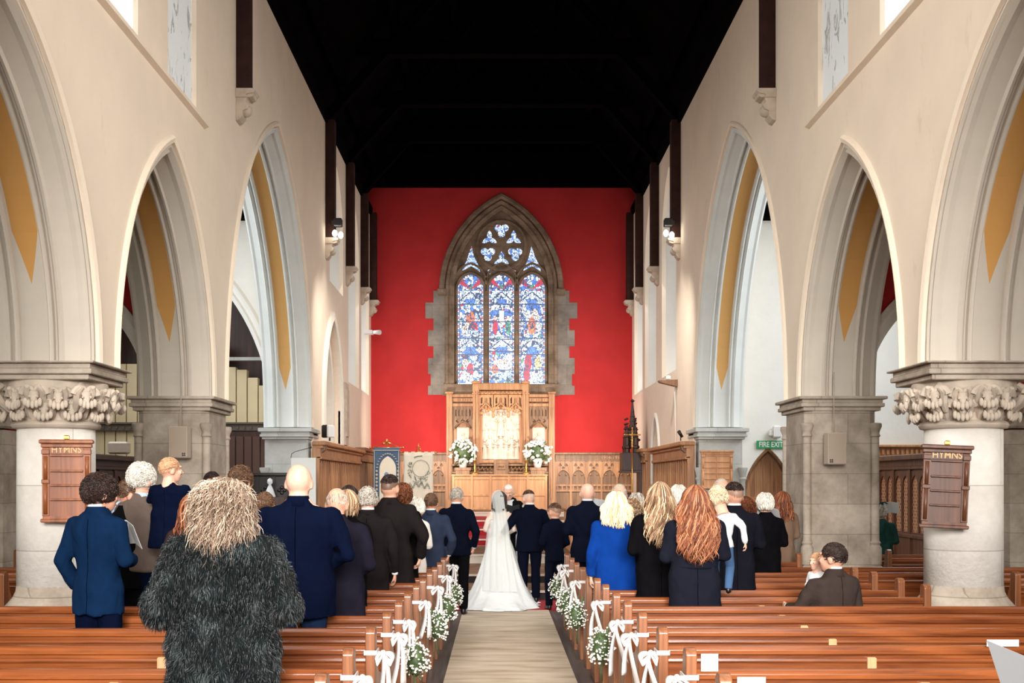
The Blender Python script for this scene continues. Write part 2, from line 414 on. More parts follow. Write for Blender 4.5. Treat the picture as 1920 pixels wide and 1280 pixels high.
# chancel steps
tile = stone('brown_tile', rgb(156, 120, 92), rgb(104, 74, 54), (.15, .15))
nose = plain('pale_step_stone', rgb(232, 220, 202), .7, 0, .05, 5)
dkr = plain('dark_riser', rgb(40, 30, 28), .7)
STEPS = [(18.2, .165, dkr), (19.6, .31, dkr), (22.2, .485, nose), (25.1, .64, nose), (26.5, .80, nose), (28.0, .95, nose), (30.8, 1.08, nose)]
zp = 0
for i, (y, z, rm) in enumerate(STEPS):
    y1 = STEPS[i + 1][0] if i + 1 < len(STEPS) else EW
    m = MB().bx(-3.95, 3.95, y + .002, y1, -.2, z - .03, 1).bx(-3.95, 3.95, y + .04, y1, z - .03, z, 0).bx(-3.95, 3.95, y - .02, y + .04, z - .03, z, 2)
    if i >= 3 and i < 6: m.bx(-.95, .95, y + .05, y1 - .002, z, z + .012, 3).bx(-.95, .95, y - .012, y + .002, zp + .012, z - .035, 3)
    tag(m.build('floor', [tile, rm, nose, red_car]), kind='structure'); zp = z
# transept floors
for s in (-1, 1): tag(MB().bx(s * 3.95, s * 10, 18.2, 34, -.2, 0).build('floor', floor_mat() if s < 0 else MATS['grey_floor_boards']), kind='structure')
# pew platforms
for s in (-1, 1):
    tag(MB().poly([(s * 1.02, 4.6), (s * .82, 12.8), (s * .82, 15.9), (s * 3.9, 15.9), (s * 3.9, 4.6)], 0, .12, lambda u, v, d: (u, v, d)).build('floor', MATS['grey_floor_boards']), kind='structure')
    tag(MB().bx(s * 3.91, s * 7.6, 4.6, 17.6, 0, .12).build('floor', MATS['grey_floor_boards']), kind='structure')

# arcade walls of nave and chancel
def nave_wall(s):
    fn = lambda u, v, d: (s * (WC + d), u, v)
    foot = []
    outer = [(3.2, TOP), (3.2, SPR)]
    for i, (cy, h, r) in enumerate(ARCHES):
        outer += arch_pts(cy, h, SPR, r, .20 if i < 2 else .20)
    outer += [(23.72, SPR), (23.72, 0), (EW, 0), (EW, TOP)]
    outer = [outer[0]] + [p for p in outer[1:]]
    holes = []
    # clerestory windows of the nave
    for (a, b) in ((13.25, 14.50), (10.90, 12.15), (8.5, 9.75), (6.2, 7.4)):
        holes.append(arch_pts((a + b) / 2, (b - a) / 2, 8.4, 1.0, 0, 8, 6.62))
    for k, cy in enumerate((27.15, 30.4, 33.0)):
        hb = 4.44
        if s < 0 and k == 0: hb = 6.45
        holes.append(arch_pts(cy, 1.12 if k < 2 else .95, 7.7, 1.65, 0, 10, hb))
    if s < 0: holes.append(arch_pts(26.4, 1.35, 3.6, 2.0, 0, 12, 2.80))
    else: holes.append(arch_pts(29.3, .62, 2.6, .95, 0, 10, .98))
    m = MB().plate(outer, holes, WT, fn)
    o = tag(m.build('wall_right' if s > 0 else 'wall_left', cream), kind='structure')
    # moulded arch orders and hood moulds
    place = lambda y, z, v: (s * (WC + v), y, z)
    H = WT / 2
    half = [(.205, H), (.17, H), (.15, H - .035), (.12, H - .015), (.095, H - .05), (.09, H - .10), (.02, H - .22), (-.015, H - .235), (-.005, H - .265), (.02, H - .275),
            (.035, .20), (.03, .185), (-.012, .18), (-.035, .165), (-.035, .15), (-.01, .135), (.02, .128)]
    prof = half + [(u, -v) for u, v in reversed(half)]
    for i, (cy, h, r) in enumerate(ARCHES):
        mm = MB().sweep(arch_frames(cy, h, SPR, r, place, 20, None), prof + [(.21, -H + .01), (.21, H - .01)])
        arch = mm.build('trim_%d' % (i + 1), arch_warm if i < 2 else arch_cool)
        hp = [(.245, -H - .001), (.25, -H - .035), (.30, -H - .05), (.325, -H - .03), (.335, -H + .01), (.245, -H + .01)]
        MBh = MB().sweep(arch_frames(cy, h, SPR, r, place, 20, SPR + .02 if i < 9 else None), [(u - .03, v) for u, v in hp])
        MBh.build('hood_mould', cream, arch)
        tag(arch, kind='structure')
    # string course under the clerestory
    sc_ = MB().sweep([lambda u, v, y=y: (s * (WI - v), y, 6.47 + u) for y in (3.3, 14.9)], [(0, 0), (.03, .06), (.06, .06), (.09, .02), (.09, 0)])
    tag(sc_.build('trim_4', cream), kind='structure')
    # wall plate
    tag(MB().bx(s * (WI - .06), s * (WI + .3), 3.2, 34.4, TOP - .02, TOP + .25).build('trim_5', black_wd), kind='structure')
nave_wall(-1); nave_wall(1)

def peel_mat():
    m, nt, b = new_mat('peeling_white_plaster'); b.inputs['Roughness'].default_value = .9
    n = N(nt, 'ShaderNodeTexNoise', Scale=3.2, Detail=6, Roughness=.55, Distortion=.8); nt.links.new(coords(nt, (1, 2, 1)), n.inputs[0])
    nt.links.new(ramp(nt, n.outputs[0], [(.60, rgb(240, 244, 244)), (.63, rgb(206, 204, 198)), (.66, rgb(236, 234, 228))]), b.inputs['Base Color'])
    b.inputs['Emission Color'].default_value = (.95, .98, 1, 1); b.inputs['Emission Strength'].default_value = 0
    bump(nt, b, ramp(nt, n.outputs[0], [(.58, (0, 0, 0, 1)), (.66, (1, 1, 1, 1))]), .8, .05)
    return m
peel = peel_mat()
wn = 0
frame_m = plain('window_lead', rgb(120, 124, 124), .6)
for s in (-1, 1):
    for k, (a, b) in enumerate(((13.25, 14.50), (10.90, 12.15), (8.5, 9.75), (6.2, 7.4))):
        wn += 1
        cy, h = (a + b) / 2, (b - a) / 2
        o = MB().plate(arch_pts(cy, h, 8.4, 1.0, .02, 8, 6.6), [], .03, lambda u, v, d: (s * (WI + .07 + d), u, v)).build('window_%d' % wn, peel if k == 0 else white_glass)
        tag(o, kind='structure')
    for k, cy in enumerate((27.15, 30.4, 33.0)):
        wn += 1
        hb = 6.45 if (s < 0 and k == 0) else 4.44
        hw = 1.12 if k < 2 else .95
        fr = empty('window_%d' % wn, (s * (WI + .5), cy, hb), 0, kind='structure')
        g = MB().plate(arch_pts(0, hw * .72, 7.7 - hb, 1.2, 0, 10, .25), [], .02, lambda u, v, d: (d, u, v))
        g.build('pane', white_glass, fr)
        # splayed reveal
        A = arch_pts(0, hw * .72, 7.7 - hb, 1.2, 0, 10, .25); B = arch_pts(0, hw, 7.7 - hb, 1.65, 0, 10, 0)
        q = MB(); n = len(A)
        q.add([(0, u, v) for u, v in A] + [(-s * .40, u, v) for u, v in B], [(i, (i + 1) % n, n + (i + 1) % n, n + i) for i in range(n)])
        q.build('reveal', white_pl, fr)
# organ arch in the left chancel wall, and the white doorway on the right
pl = lambda s: (lambda y, z, v: (s * (WI - .005 - v), y, z))
a_ = MB().sweep(arch_frames(26.4, 1.35, 3.6, 2.0, pl(-1), 14, 2.78), [(0, -.05), (0, .05), (.05, .07), (.09, .05), (.13, .07), (.2, .05), (.2, -.02)])
a_.sweep(arch_frames(26.4, 1.22, 3.55, 1.85, lambda y, z, v: (-(WI + .25 - v), y, z), 14, 2.78), [(0, -.1), (0, .1), (.12, .12), (.14, -.1)])
tag(a_.build('trim_6', creamB), kind='structure')
tag(MB().bx(-4.94, -WO + .03, 24.9, 27.9, 2.6, 5.8).build('wall_back', arch_cool), kind='structure')
a_ = MB().sweep(arch_frames(29.3, .62, 2.6, .95, pl(1), 10, .98), [(0, -.02), (0, .04), (.04, .05), (.09, .04), (.09, -.02)])
tag(a_.build('trim_7', white_pl), kind='structure')
tag(MB().bx(WO - .05, WO, 28.5, 30.1, .95, 3.7).build('wall_back', white_pl), kind='structure')
# carved panel seen on the left wall
tag(MB().bx(-WI - .01, -WI + .05, 28.35, 28.95, 2.8, 4.35).box((-WI + .05, 28.65, 3.6), (.05, .45, 1.2), 0, 0, .02).build('wall_tablet', carve_st), 'weathered carved stone tablet on the left chancel wall', 'tablet')

# east wall with its window opening
WINX, SILL = -.0, 4.72
S_ = EW / FPX
def ex(px): return (px - VX) * S_ + CAMX
def ez(py): return EYE + (VY - py) * S_
lights = [(ex(858), ex(906)), (ex(917), ex(964)), (ex(974), ex(1022))]
zs = ez(547)
open_half = (ex(1030) - ex(850)) / 2; wcx = (ex(1030) + ex(850)) / 2
wall = MB().plate([(-4.6, 0), (4.6, 0), (4.6, 13.6), (-4.6, 13.6)], [arch_pts(wcx, open_half, ez(545), 2.45, 0, 18, ez(722))], .5, lambda u, v, d: (u, EW + .25 + d, v))
tag(wall.build('wall_back', red_pl), kind='structure')
# black sheet added over the wall top, standing in for the unlit gable
tag(MB().poly([(-4.5, 10.72), (4.5, 10.72), (4.5, 12.5), (0, 15.6), (-4.5, 12.5)], EW - .12, EW - .02, lambda u, v, d: (u, d, v)).build('wall_gable_shade', black_wd), kind='structure')
# stone surround: stepped quoins, moulded arch, sill
fr = MB()
pw = lambda x, z, v: (x, EW - v, z)
fr.sweep(arch_frames(wcx, open_half, ez(545), 2.45, pw, 22, ez(722)), [(-.03, -.3), (-.03, .012), (.04, .03), (.08, .06), (.13, .02), (.17, .06), (.22, .07), (.26, .02), (.27, -.3)], 0)
fr.sweep(arch_frames(wcx, open_half, ez(545), 2.45, pw, 22, None), [(.27, -.05), (.27, .08), (.33, .13), (.40, .12), (.43, .04), (.43, -.05)], 0)
for sgn in (-1, 1): fr.box((wcx + sgn * (open_half + .34), EW - .08, ez(548)), (.26, .2, .2), 0, 0, .03)
yq = 545; k = 0
while yq < 740:
    hq = (22, 30)[k % 2]; wq = (.34, .50)[k % 2] + (.08 if k % 5 == 1 else 0)
    y2 = min(740, yq + hq)
    for sgn in (-1, 1):
        x0 = wcx + sgn * (open_half + .26); fr.bx(x0, x0 + sgn * wq, EW - .012, EW + .01, ez(y2), ez(yq), 1)
    yq = y2; k += 1
fr.bx(wcx - open_half - .3, wcx + open_half + .3, EW - .1, EW + .3, ez(742), ez(720), 0)
east = empty('window_20', (0, 0, 0), kind='structure')
fr.build('window_frame', [win_st, quoin_st], east)
# tracery plate
def foil(cx, cz, r, n, ang, rr):
    pts = []
    for k in range(n):
        a = ang + 2 * PI * k / n; ccx, ccz = cx + r * math.cos(a), cz + r * math.sin(a)
        dx = r * math.sin(PI / n); lim = PI - math.asin(min(1, dx / rr)) - (PI / 2 - (PI / 2 - PI / n)) if dx < rr else PI * .98
        if dx < rr:
            d_ = r * math.cos(PI / n) + math.sqrt(rr * rr - dx * dx); lim = math.atan2(d_ * math.sin(PI / n), d_ * math.cos(PI / n) - r)
        for j in range(-5, 6):
            b = a + j * lim / 5.0 * .995
            pts.append((ccx + rr * math.cos(b), ccz + rr * math.sin(b)))
    return pts
def dart(cx, cz, r, ang):
    pts = []
    for k in range(3):
        a = ang + 2 * PI * k / 3
        for t, rad, da in ((-1, .30, -1.047), (-.6, .55, -.62), (-.3, .82, -.26), (0, 1.05, 0), (.3, .82, .26), (.6, .55, .62)):
            pts.append((cx + r * rad * math.cos(a + da), cz + r * rad * math.sin(a + da)))
    return pts
holes = []
for (a, b) in lights:
    holes.append(arch_pts((a + b) / 2, (b - a) / 2, ez(540), (540 - 512) * S_, 0, 10, ez(719)))
nl = len(holes)
RX, RZ = ex(940.5), ez(458)
r1 = 33 * S_
for k in range(3):
    a = PI / 2 + k * 2 * PI / 3
    holes.append(foil(RX + r1 * .9 * math.cos(a), RZ + r1 * .9 * math.sin(a), 7.4 * S_, 3, -PI / 2, 7.2 * S_))
for k in range(3):
    a = -PI / 2 + k * 2 * PI / 3
    holes.append(dart(RX + r1 * .80 * math.cos(a), RZ + r1 * .80 * math.sin(a), 15.5 * S_, PI / 2))
for sx in (-1, 1):
    bx_, bz_ = RX + sx * 57.5 * S_, ez(489)
    holes.append([(bx_ + p * S_, bz_ + q * S_) for p, q in ((-1 * sx, 31), (5, 12), (10, 2), (15, -8), (17, -19), (9, -13), (0, -8), (-9, -13), (-17, -17), (-12, -4), (-8, 4), (-5, 14))])
    holes.append([(RX + sx * 23 * S_ + p * S_, ez(508) + q * S_) for p, q in ((-4, 4), (0, 6), (4, 3), (1, -5))])
tr = MB().plate(arch_pts(wcx, open_half, ez(545), 2.45, .03, 18, ez(721)), holes, .14, lambda u, v, d: (u, EW + .22 + d, v))
for (a, b) in lights:   # raised mouldings round the lights
    c_ = (a + b) / 2
    tr.sweep(arch_frames(c_, (b - a) / 2, ez(540), 28 * S_ , lambda x, z, v: (x, EW + .15 - v, z), 10, ez(719)), [(.0, -.02), (.01, .05), (.05, .07), (.09, .03), (.09, -.02)])
    tr.sweep(arch_frames(c_, (b - a) / 2 + .04, ez(532), 36 * S_, lambda x, z, v: (x, EW + .15 - v, z), 10, None), [(.04, -.02), (.05, .08), (.09, .08), (.11, -.02)])
ring = [lambda u, v, a=a: (RX + (43 * S_ + u) * math.cos(a), EW + .15 - v, RZ + (43 * S_ + u) * math.sin(a)) for a in [2 * PI * k / 36 for k in range(37)]]
tr.sweep(ring, [(0, -.02), (0, .06), (.06, .08), (.1, .04), (.1, -.02)])
for xm in (ex(911.5), ex(969)):
    tr.bx(xm - .045, xm + .045, EW + .02, EW + .2, ez(719), ez(545))
tr.build('tracery', win_st, east)

# stained glass: colour mosaic computed cell by cell
def glass_mesh(name, x0, x1, z0, z1, colfn, cell, parent):
    nx = max(2, int(round((x1 - x0) / cell))); nz = max(2, int(round((z1 - z0) / cell)))
    vs = [(x0 + (x1 - x0) * i / nx, EW + .24, z0 + (z1 - z0) * j / nz) for j in range(nz + 1) for i in range(nx + 1)]
    fs = [(j * (nx + 1) + i, j * (nx + 1) + i + 1, (j + 1) * (nx + 1) + i + 1, (j + 1) * (nx + 1) + i) for j in range(nz) for i in range(nx)]
    me = bpy.data.meshes.new(name); me.from_pydata(vs, [], fs)
    a = me.color_attributes.new('glass', 'FLOAT_COLOR', 'CORNER')
    arr = np.ones((nx * nz, 4, 4), dtype=np.float32); q = 0
    for j in range(nz):
        for i in range(nx):
            arr[q, :, :3] = colfn((i + .5) / nx, (j + .5) / nz, i, j, nx, nz); q += 1
    a.data.foreach_set('color', arr.ravel())
    me.materials.append(glass_mat); o = bpy.data.objects.new(name, me); C.objects.link(o); o.parent = parent
    return o
glass_mat, nt, b = new_mat('stained_glass')
at = nt.nodes.new('ShaderNodeAttribute'); at.attribute_name = 'glass'
nt.links.new(at.outputs['Color'], b.inputs['Emission Color']); b.inputs['Emission Strength'].default_value = .92
nt.links.new(at.outputs['Color'], b.inputs['Base Color']); b.inputs['Roughness'].default_value = .3
PAL = dict(w=(.80, .90, 1.0), p=(.48, .66, .94), b=(.10, .22, .66), d=(.02, .05, .22), r=(.62, .04, .06), g=(.10, .30, .22), y=(.75, .55, .25), k=(.06, .08, .14), s=(.85, .62, .50), o=(.80, .18, .08), v=(.25, .10, .35))
PAL = {k: np.array(v) for k, v in PAL.items()}
def vor(seed, nx, nz, n):
    r = np.random.RandomState(seed)
    return r.rand(n) * nx, r.rand(n) * nz, r.rand(n)
def light_fn(which):
    NX, NZ = 47, 206
    P = vor(11 + which, NX, NZ, 520)
    fig = {0: [(.5, .635, .20, .03, 'b'), (.5, .60, .17, .06, 'o'), (.42, .665, .09, .035, 'w'), (.35, .50, .2, .06, 's'), (.66, .51, .12, .05, 'r'), (.55, .47, .25, .03, 'p'), (.5, .285, .33, .03, 'b'), (.3, .20, .12, .05, 's'), (.5, .14, .15, .055, 'r'), (.72, .16, .12, .05, 'p'), (.35, .07, .25, .04, 'w')],
           1: [(.5, .75, .3, .035, 'b'), (.25, .64, .18, .035, 'b'), (.75, .64, .18, .035, 'b'), (.25, .52, .10, .075, 'r'), (.75, .52, .11, .07, 'g'), (.25, .60, .08, .02, 's'), (.74, .60, .08, .02, 's'), (.5, .30, .25, .025, 'b'), (.5, .205, .3, .03, 's'), (.5, .165, .34, .02, 'w'), (.25, .14, .14, .04, 'o'), (.7, .09, .18, .05, 'p'), (.35, .07, .18, .04, 'p')],
           2: [(.55, .69, .28, .05, 'b'), (.35, .62, .12, .05, 'w'), (.6, .62, .15, .06, 's'), (.5, .53, .17, .075, 'o'), (.75, .52, .10, .06, 'w'), (.5, .30, .28, .03, 'b'), (.35, .20, .14, .08, 'r'), (.3, .09, .12, .06, 'r'), (.72, .2, .12, .06, 'y'), (.65, .08, .22, .06, 'w')]}[which]
    bars = (0, .135, .27 if which != 1 else .30, .41 if which == 1 else .42, .565, .725, .85)
    def f(u, v, i, j, nx, nz):
        x, y = u * NX, v * NZ
        d = (P[0] - x) ** 2 + ((P[1] - y) * .8) ** 2
        o = np.argpartition(d, 2)[:2]; a, b_ = (o[0], o[1]) if d[o[0]] < d[o[1]] else (o[1], o[0])
        t = P[2][a]
        lead = math.sqrt(d[b_]) - math.sqrt(d[a]) < .62
        bar = min(abs(v - q) for q in bars) < .0042
        if bar: return PAL['k']
        if i < 4 or i >= nx - 4 or j < 3:      # bordered edge of little panes
            if i in (0, 3, nx - 1, nx - 4): return PAL['k'] if (j % 4 == 0 or i in (3, nx - 4)) else PAL['p']
            return [PAL['w'], PAL['b'], PAL['w'], PAL['r'] * .8 + .1][(j // 4) % 4] if j % 4 else PAL['k']
        col = None
        for (cx, cz, rx, rz, k) in fig:
            q = ((u - cx) / rx) ** 2 + ((v - cz) / rz) ** 2
            if q < 1.0:
                col = PAL[k] * (.75 + .5 * t)
        if which == 1:
            if (abs(u - .5) < .05 and .43 < v < .73) or (abs(v - .70) < .012 and abs(u - .5) < .33): col = PAL['w']
            if abs(u - .5) < .09 and .56 < v < .665: col = PAL['w']; lead = False
        if v > .855:                            # canopy head with radiating red panes
            g = (math.atan2(v - .855, (u - .5) * .25) * 7 / PI)
            col = PAL['r'] if int(g) in (1, 5) else (PAL['g'] if abs(u - .5) < .1 and v < .9 else (PAL['w'] if t < .5 else PAL['b']))
        elif (.735 < v < .845) or (.31 < v < .40):
            zz = (v - (.735 if v > .5 else .31)) / .1
            if abs(abs(u - .5) * 1.9 - (1 - zz)) < .07: return PAL['k']
            col = PAL['w'] if t < .72 else PAL['p']
            if zz < .35 and abs(u - .5) < .2: col = PAL['b']
        if lead: return PAL['k']
        if col is None: col = PAL['w'] if t < .38 else PAL['p'] if t < .58 else PAL['b'] if t < .82 else PAL['r'] if t < .87 else PAL['g'] if t < .93 else PAL['s']
        return col
    return f
for i, (a, b) in enumerate(lights): glass_mesh('pane', a - .01, b + .01, ez(720), ez(510), light_fn(i), S_, east)
def top_fn():
    P = vor(99, 200, 130, 1500)
    def f(u, v, i, j, nx, nz):
        x, y = u * 200, v * 130
        d = (P[0] - x) ** 2 + (P[1] - y) ** 2; o = np.argpartition(d, 2)[:2]; a, b_ = (o[0], o[1]) if d[o[0]] < d[o[1]] else (o[1], o[0])
        if math.sqrt(d[b_]) - math.sqrt(d[a]) < .6: return PAL['k'] * 1.5
        t = P[2][a]
        return PAL['w'] if t < .45 else PAL['p'] if t < .75 else PAL['b'] if t < .9 else PAL['r'] if t < .93 else PAL['p']
    return f
glass_mesh('pane', ex(862), ex(1020), ez(507.5), ez(405), top_fn(), S_, east)

# ceiling: open timber roof
for s in (-1, 1):
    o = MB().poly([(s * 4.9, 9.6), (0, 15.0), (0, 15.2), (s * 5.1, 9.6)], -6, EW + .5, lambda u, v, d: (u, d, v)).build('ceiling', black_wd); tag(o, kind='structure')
def corbel(x, y, z, s):
    m = MB()
    prof = [(0, 0), (.24, 0), (.27, -.05), (.25, -.12), (.16, -.15), (.14, -.20), (.19, -.24), (.17, -.30), (.10, -.33), (.10, -.40), (.05, -.46), (0, -.48)]
    m.poly([(-s * a, b) for a, b in prof], -.13, .13, lambda u, v, d: (u, d, v))
    m.poly([(-s * a * 1.08, b * .55 - .01) for a, b in prof[:7]] + [(0, -.14)], -.155, .155, lambda u, v, d: (u, d, v))
    m.ell((-s * .12, 0, -.30), (.10, .10, .09), 10, 8)
    o = m.build('stone_corbel', carve_st, None, .012); o.location = (x, y, z)
    return o
yy = [8.6, 12.7, 16.8, 25.5, 28.9, 32.0, 34.25]
cn = ['nearest', 'second nearest', 'third', 'chancel entrance', 'middle chancel', 'farthest but one', 'east corner']
for k, y in enumerate(yy):
    t = empty('roof_truss', (0, y, TOP), 0, 'dark timber roof truss, number %s seen from the camera end' % ('one two three four five six seven'.split()[k]), 'roof truss', 'roof trusses of the dark ceiling')
    zt = TOP + 1.6 if k < 6 else TOP + 2.2
    hw = 3.55
    MB().bx(-hw, hw, -.14, .14, 1.5, 1.85).build('collar_beam', black_wd, t)
    if y < 34:
        for s in (-1, 1):
            MB().poly([(s * 3.93, -.05), (s * .1, 4.25), (s * .1, 4.55), (s * 4.2, -.05)], -.12, .12, lambda u, v, d: (u, d, v)).build('rafter', black_wd, t)
    for s in (-1, 1):
        zc = 7.62 if k < 3 else 7.30
        if k in (1, 0): continue
        ww = .10 if k < 3 else .14
        MB().bx(s * (WI - .20), s * WI, -ww, ww, zc - TOP, .05).build('wall_post', post_wd, t)
        if k == 99:
            MB().poly([(s * (WI - .18), -.9), (s * (WI - .20), -.05), (s * (WI - 1.2), .3), (s * (WI - .6), -.15)], -.10, .10, lambda u, v, d: (u, d, v)).build('brace', black_wd, t)
        tag(corbel(s * WI, y, zc, s), 'carved stone corbel under the %s roof post on the %s wall' % (cn[k], 'left' if s < 0 else 'right'), 'corbel', 'stone corbels under the roof posts')
for y in np.arange(3.5, 34, 1.1): pass
for s in (-1, 1):
    for k, f in enumerate((.25, .5, .75)):
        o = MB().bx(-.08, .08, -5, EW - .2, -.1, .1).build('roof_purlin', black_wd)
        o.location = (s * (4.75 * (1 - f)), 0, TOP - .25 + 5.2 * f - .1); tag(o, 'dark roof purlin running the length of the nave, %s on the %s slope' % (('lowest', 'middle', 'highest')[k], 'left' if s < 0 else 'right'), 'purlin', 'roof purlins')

# ---- piers of the nave arcade
def abacus(m, w, z, mi=0, h=.16, wy=None):
    wy = wy or w
    for a, b, c in ((-.05, 0, -.02), (0, .05, .02), (.05, .10, 0), (.10, h, .05)):
        m.box((0, 0, z + (a + b) / 2), (w + 2 * c, wy + 2 * c, b - a), mi, 0, .008)
def round_pier(s):
    o = empty('column', (s * WC, 11.18, 0), 0, 'round stone column with a leaf carved capital on the %s of the nave' % ('left' if s < 0 else 'right'), 'column', 'round nave columns')
    MB().lathe([(.60, 0), (.60, .30), (.56, .38), (.56, .62), (.52, .66), (.46, .71), (.40, .78), (.372, .84), (.365, .9)], n=40).build('base', pier_st, o, auto=40)
    MB().lathe([(.365, .88), (.36, 2.42)], n=48).build('shaft', col_st, o)
    cap = MB().lathe([(.36, 2.40), (.40, 2.41), (.415, 2.44), (.40, 2.47), (.37, 2.48), (.38, 2.55), (.44, 2.66), (.48, 2.78), (.48, 2.86)], n=40)
    # leaf volutes
    for ring_, (zz, rad, n, off) in enumerate(((2.71, .53, 8, 0), (2.70, .50, 8, .5), (2.60, .45, 12, .25))):
        for k in range(n):
            a = 2 * PI * (k + off) / n; R = rad * (1.17 if (ring_ == 0 and k % 2) else 1)
            c = Vector((math.cos(a) * R, math.sin(a) * R, zz)); t = Vector((-math.sin(a), math.cos(a), 0)); r_ = Vector((math.cos(a), math.sin(a), 0))
            for sg in (-1, 1):
                pts = []
                for q in range(12):
                    th = q / 11 * 4.6; rr = .085 * (1 - q / 15)
                    pts.append(c + t * sg * (.075 + rr * math.cos(th) * .9 - .03) + Vector((0, 0, rr * math.sin(th))) + r_ * (.035 * (q / 11)))
                cap.tube(pts, [.030 - .0015 * q for q in range(12)], 7)
                cap.tube([c + t * sg * .03 - r_ * .16 + Vector((0, 0, -.14)), c + t * sg * .05 - r_ * .06 + Vector((0, 0, -.06)), c + t * sg * .075 + Vector((0, 0, .03)), c + t * sg * .05 + r_ * .05 + Vector((0, 0, .07))], [.03, .04, .036, .02], 7)
            cap.tube([c - r_ * .1 + Vector((0, 0, .1)), c + r_ * .02 + Vector((0, 0, .0)), c + r_ * .03 + Vector((0, 0, -.09))], [.03, .045, .018], 7)
            for lb in range(5):
                ph = (lb - 2) * .5
                cap.ell(c + t * math.sin(ph) * .08 + r_ * .05 + Vector((0, 0, -.05 - .05 * math.cos(ph))), (.022, .022, .04), 8, 6)
    cap.build('capital', carve_st, o, auto=50)
    m = MB(); m.box((0, 0, 2.885), (.96, .96, .06), 0, 0, .02); abacus(m, 1.02, 2.90, 0, .12); m.build('abacus', pier_st, o)
for s in (-1, 1): round_pier(s)
def square_pier(s):
    o = empty('column', (s * WC, 15.70, 0), 0, 'square stone pier with corner shafts on the %s, with a speaker box on its face' % ('left' if s < 0 else 'right'), 'pier', 'square nave piers')
    hw = .47; n_ = .09
    pts = []
    for a, b in ((1, 1), (-1, 1), (-1, -1), (1, -1)):
        x, y = a * hw, b * .56
        if a * b > 0: pts += [(x, y - b * n_), (x - a * n_, y)]
        else: pts += [(x - a * n_, y), (x, y - b * n_)]
    m = MB().poly(pts, 0, 2.86, lambda u, v, d: (u, v, d)); m.build('shaft', pier_st, o, .01)
    b = MB().box((0, 0, .35), (1.16, 1.34, .7), 0, 0, .03).box((0, 0, .75), (1.06, 1.24, .12), 0, 0, .04); b.build('base', pier_st, o)
    for a in (-1, 1):
        for c in (-1, 1):
            MB().lathe([(.085, .8), (.085, 1.02), (.06, 1.06), (.075, 1.09), (.055, 1.12), (.052, 2.48), (.07, 2.50), (.055, 2.53), (.06, 2.56), (.085, 2.62), (.085, 2.66), (.07, 2.67)], (a * (hw - .02), c * .54, 0), 16).build('corner_shaft', pier_st, o, auto=40)
    m = MB(); abacus(m, 1.06, 2.88, 0, .14, 1.22); m.build('abacus', pier_st, o)
for s in (-1, 1): square_pier(s)
def respond(s):
    o = empty('column', (s * WC, 23.75, 0), 0, 'grey painted half pier at the chancel entrance on the %s' % ('left' if s < 0 else 'right'), 'pier', 'half piers at the chancel entrance')
    MB().bx(-.44, .44, -.42, .3, 0, 2.78).build('shaft', grey_st, o, .01)
    for a in (-1, 1):
        MB().lathe([(.09, 0), (.09, .25), (.06, .3), (.055, 1.9), (.085, 1.95), (.06, 1.98), (.08, 2.08), (.10, 2.14), (.10, 2.18)], (a * .44, -.44, 0), 16).build('corner_shaft', grey_st, o, auto=40)
    m = MB(); abacus(m, .98, 2.80, 0, .18, 1.1); m.build('abacus', grey_st, o)
for s in (-1, 1): respond(s)

# ---- aisles, transverse arches and transepts beyond the arcade
for s in (-1, 1):
    fn = lambda u, v, d: (s * u, 16.0 + d, v)
    m = MB().plate([(WO, SPR - .02)] + arch_pts(5.85, .93, SPR, 1.55, 0, 14) + [(6.85, SPR), (6.85, 0), (7.7, 0), (7.7, 6.4), (WO, 6.4)], [], .4, fn)
    tag(m.build('wall_%s' % ('left' if s < 0 else 'right'), red_pl), kind='structure')
    m = MB().sweep(arch_frames(5.85, .93, SPR, 1.55, lambda x, z, v: (s * x, 16.0 - v, z), 14, None), [(-.05, -.2), (-.05, .18), (0, .24), (.06, .22), (.10, .26), (.18, .24), (.18, -.2)])
    tag(m.build('trim_8', creamB), kind='structure')
    o = empty('column', (s * 7.25, 15.9, 0), 0, 'stone pier at the far end of the %s aisle' % ('left' if s < 0 else 'right'), 'pier', 'aisle piers')
    MB().bx(-.42, .42, -.35, .35, 0, 2.6).build('shaft', pier_st, o, .01)
    m = MB().box((0, 0, 2.72), (.94, .8, .2), 0, 0, .03).box((0, 0, 2.9), (1.04, .9, .16), 0, 0, .02).box((0, 0, 3.02), (.98, .84, .08), 0, 0, .01)
    for k in range(9): m.box((-.44 + .11 * k, -.44, 2.80), (.06, .05, .06), 0)
    m.build('capital', pier_st, o)
    # aisle roof
    tag(MB().poly([(WO, 6.3), (8.0, 4.9), (8.0, 5.1), (WO, 6.5)], 2.0, 16.2, lambda u, v, d: (s * u, d, v)).build('ceiling', black_wd), kind='structure')
    # aisle outer wall (plaster above)
    tag(MB().bx(s * 7.7, s * 8.0, 3, 16.2, 0, 5.2).build('wall_%s' % ('left' if s < 0 else 'right'), green_pl if s < 0 else white_pl), kind='structure')
    # transept
    tag(MB().bx(s * WO, s * 10.0, 15.9, 24.6, 8.6, 8.8).build('ceiling', black_wd), kind='structure')
    tag(MB().bx(s * 9.6, s * 9.8, 16.2, 24.4, 0, 8.6).build('wall_%s' % ('left' if s < 0 else 'right'), white_pl), kind='structure')
    tag(MB().bx(s * (WO + .02), s * 9.8, 16.25, 16.45, 5.0, 8.6).build('wall_%s' % ('left' if s < 0 else 'right'), white_pl), kind='structure')
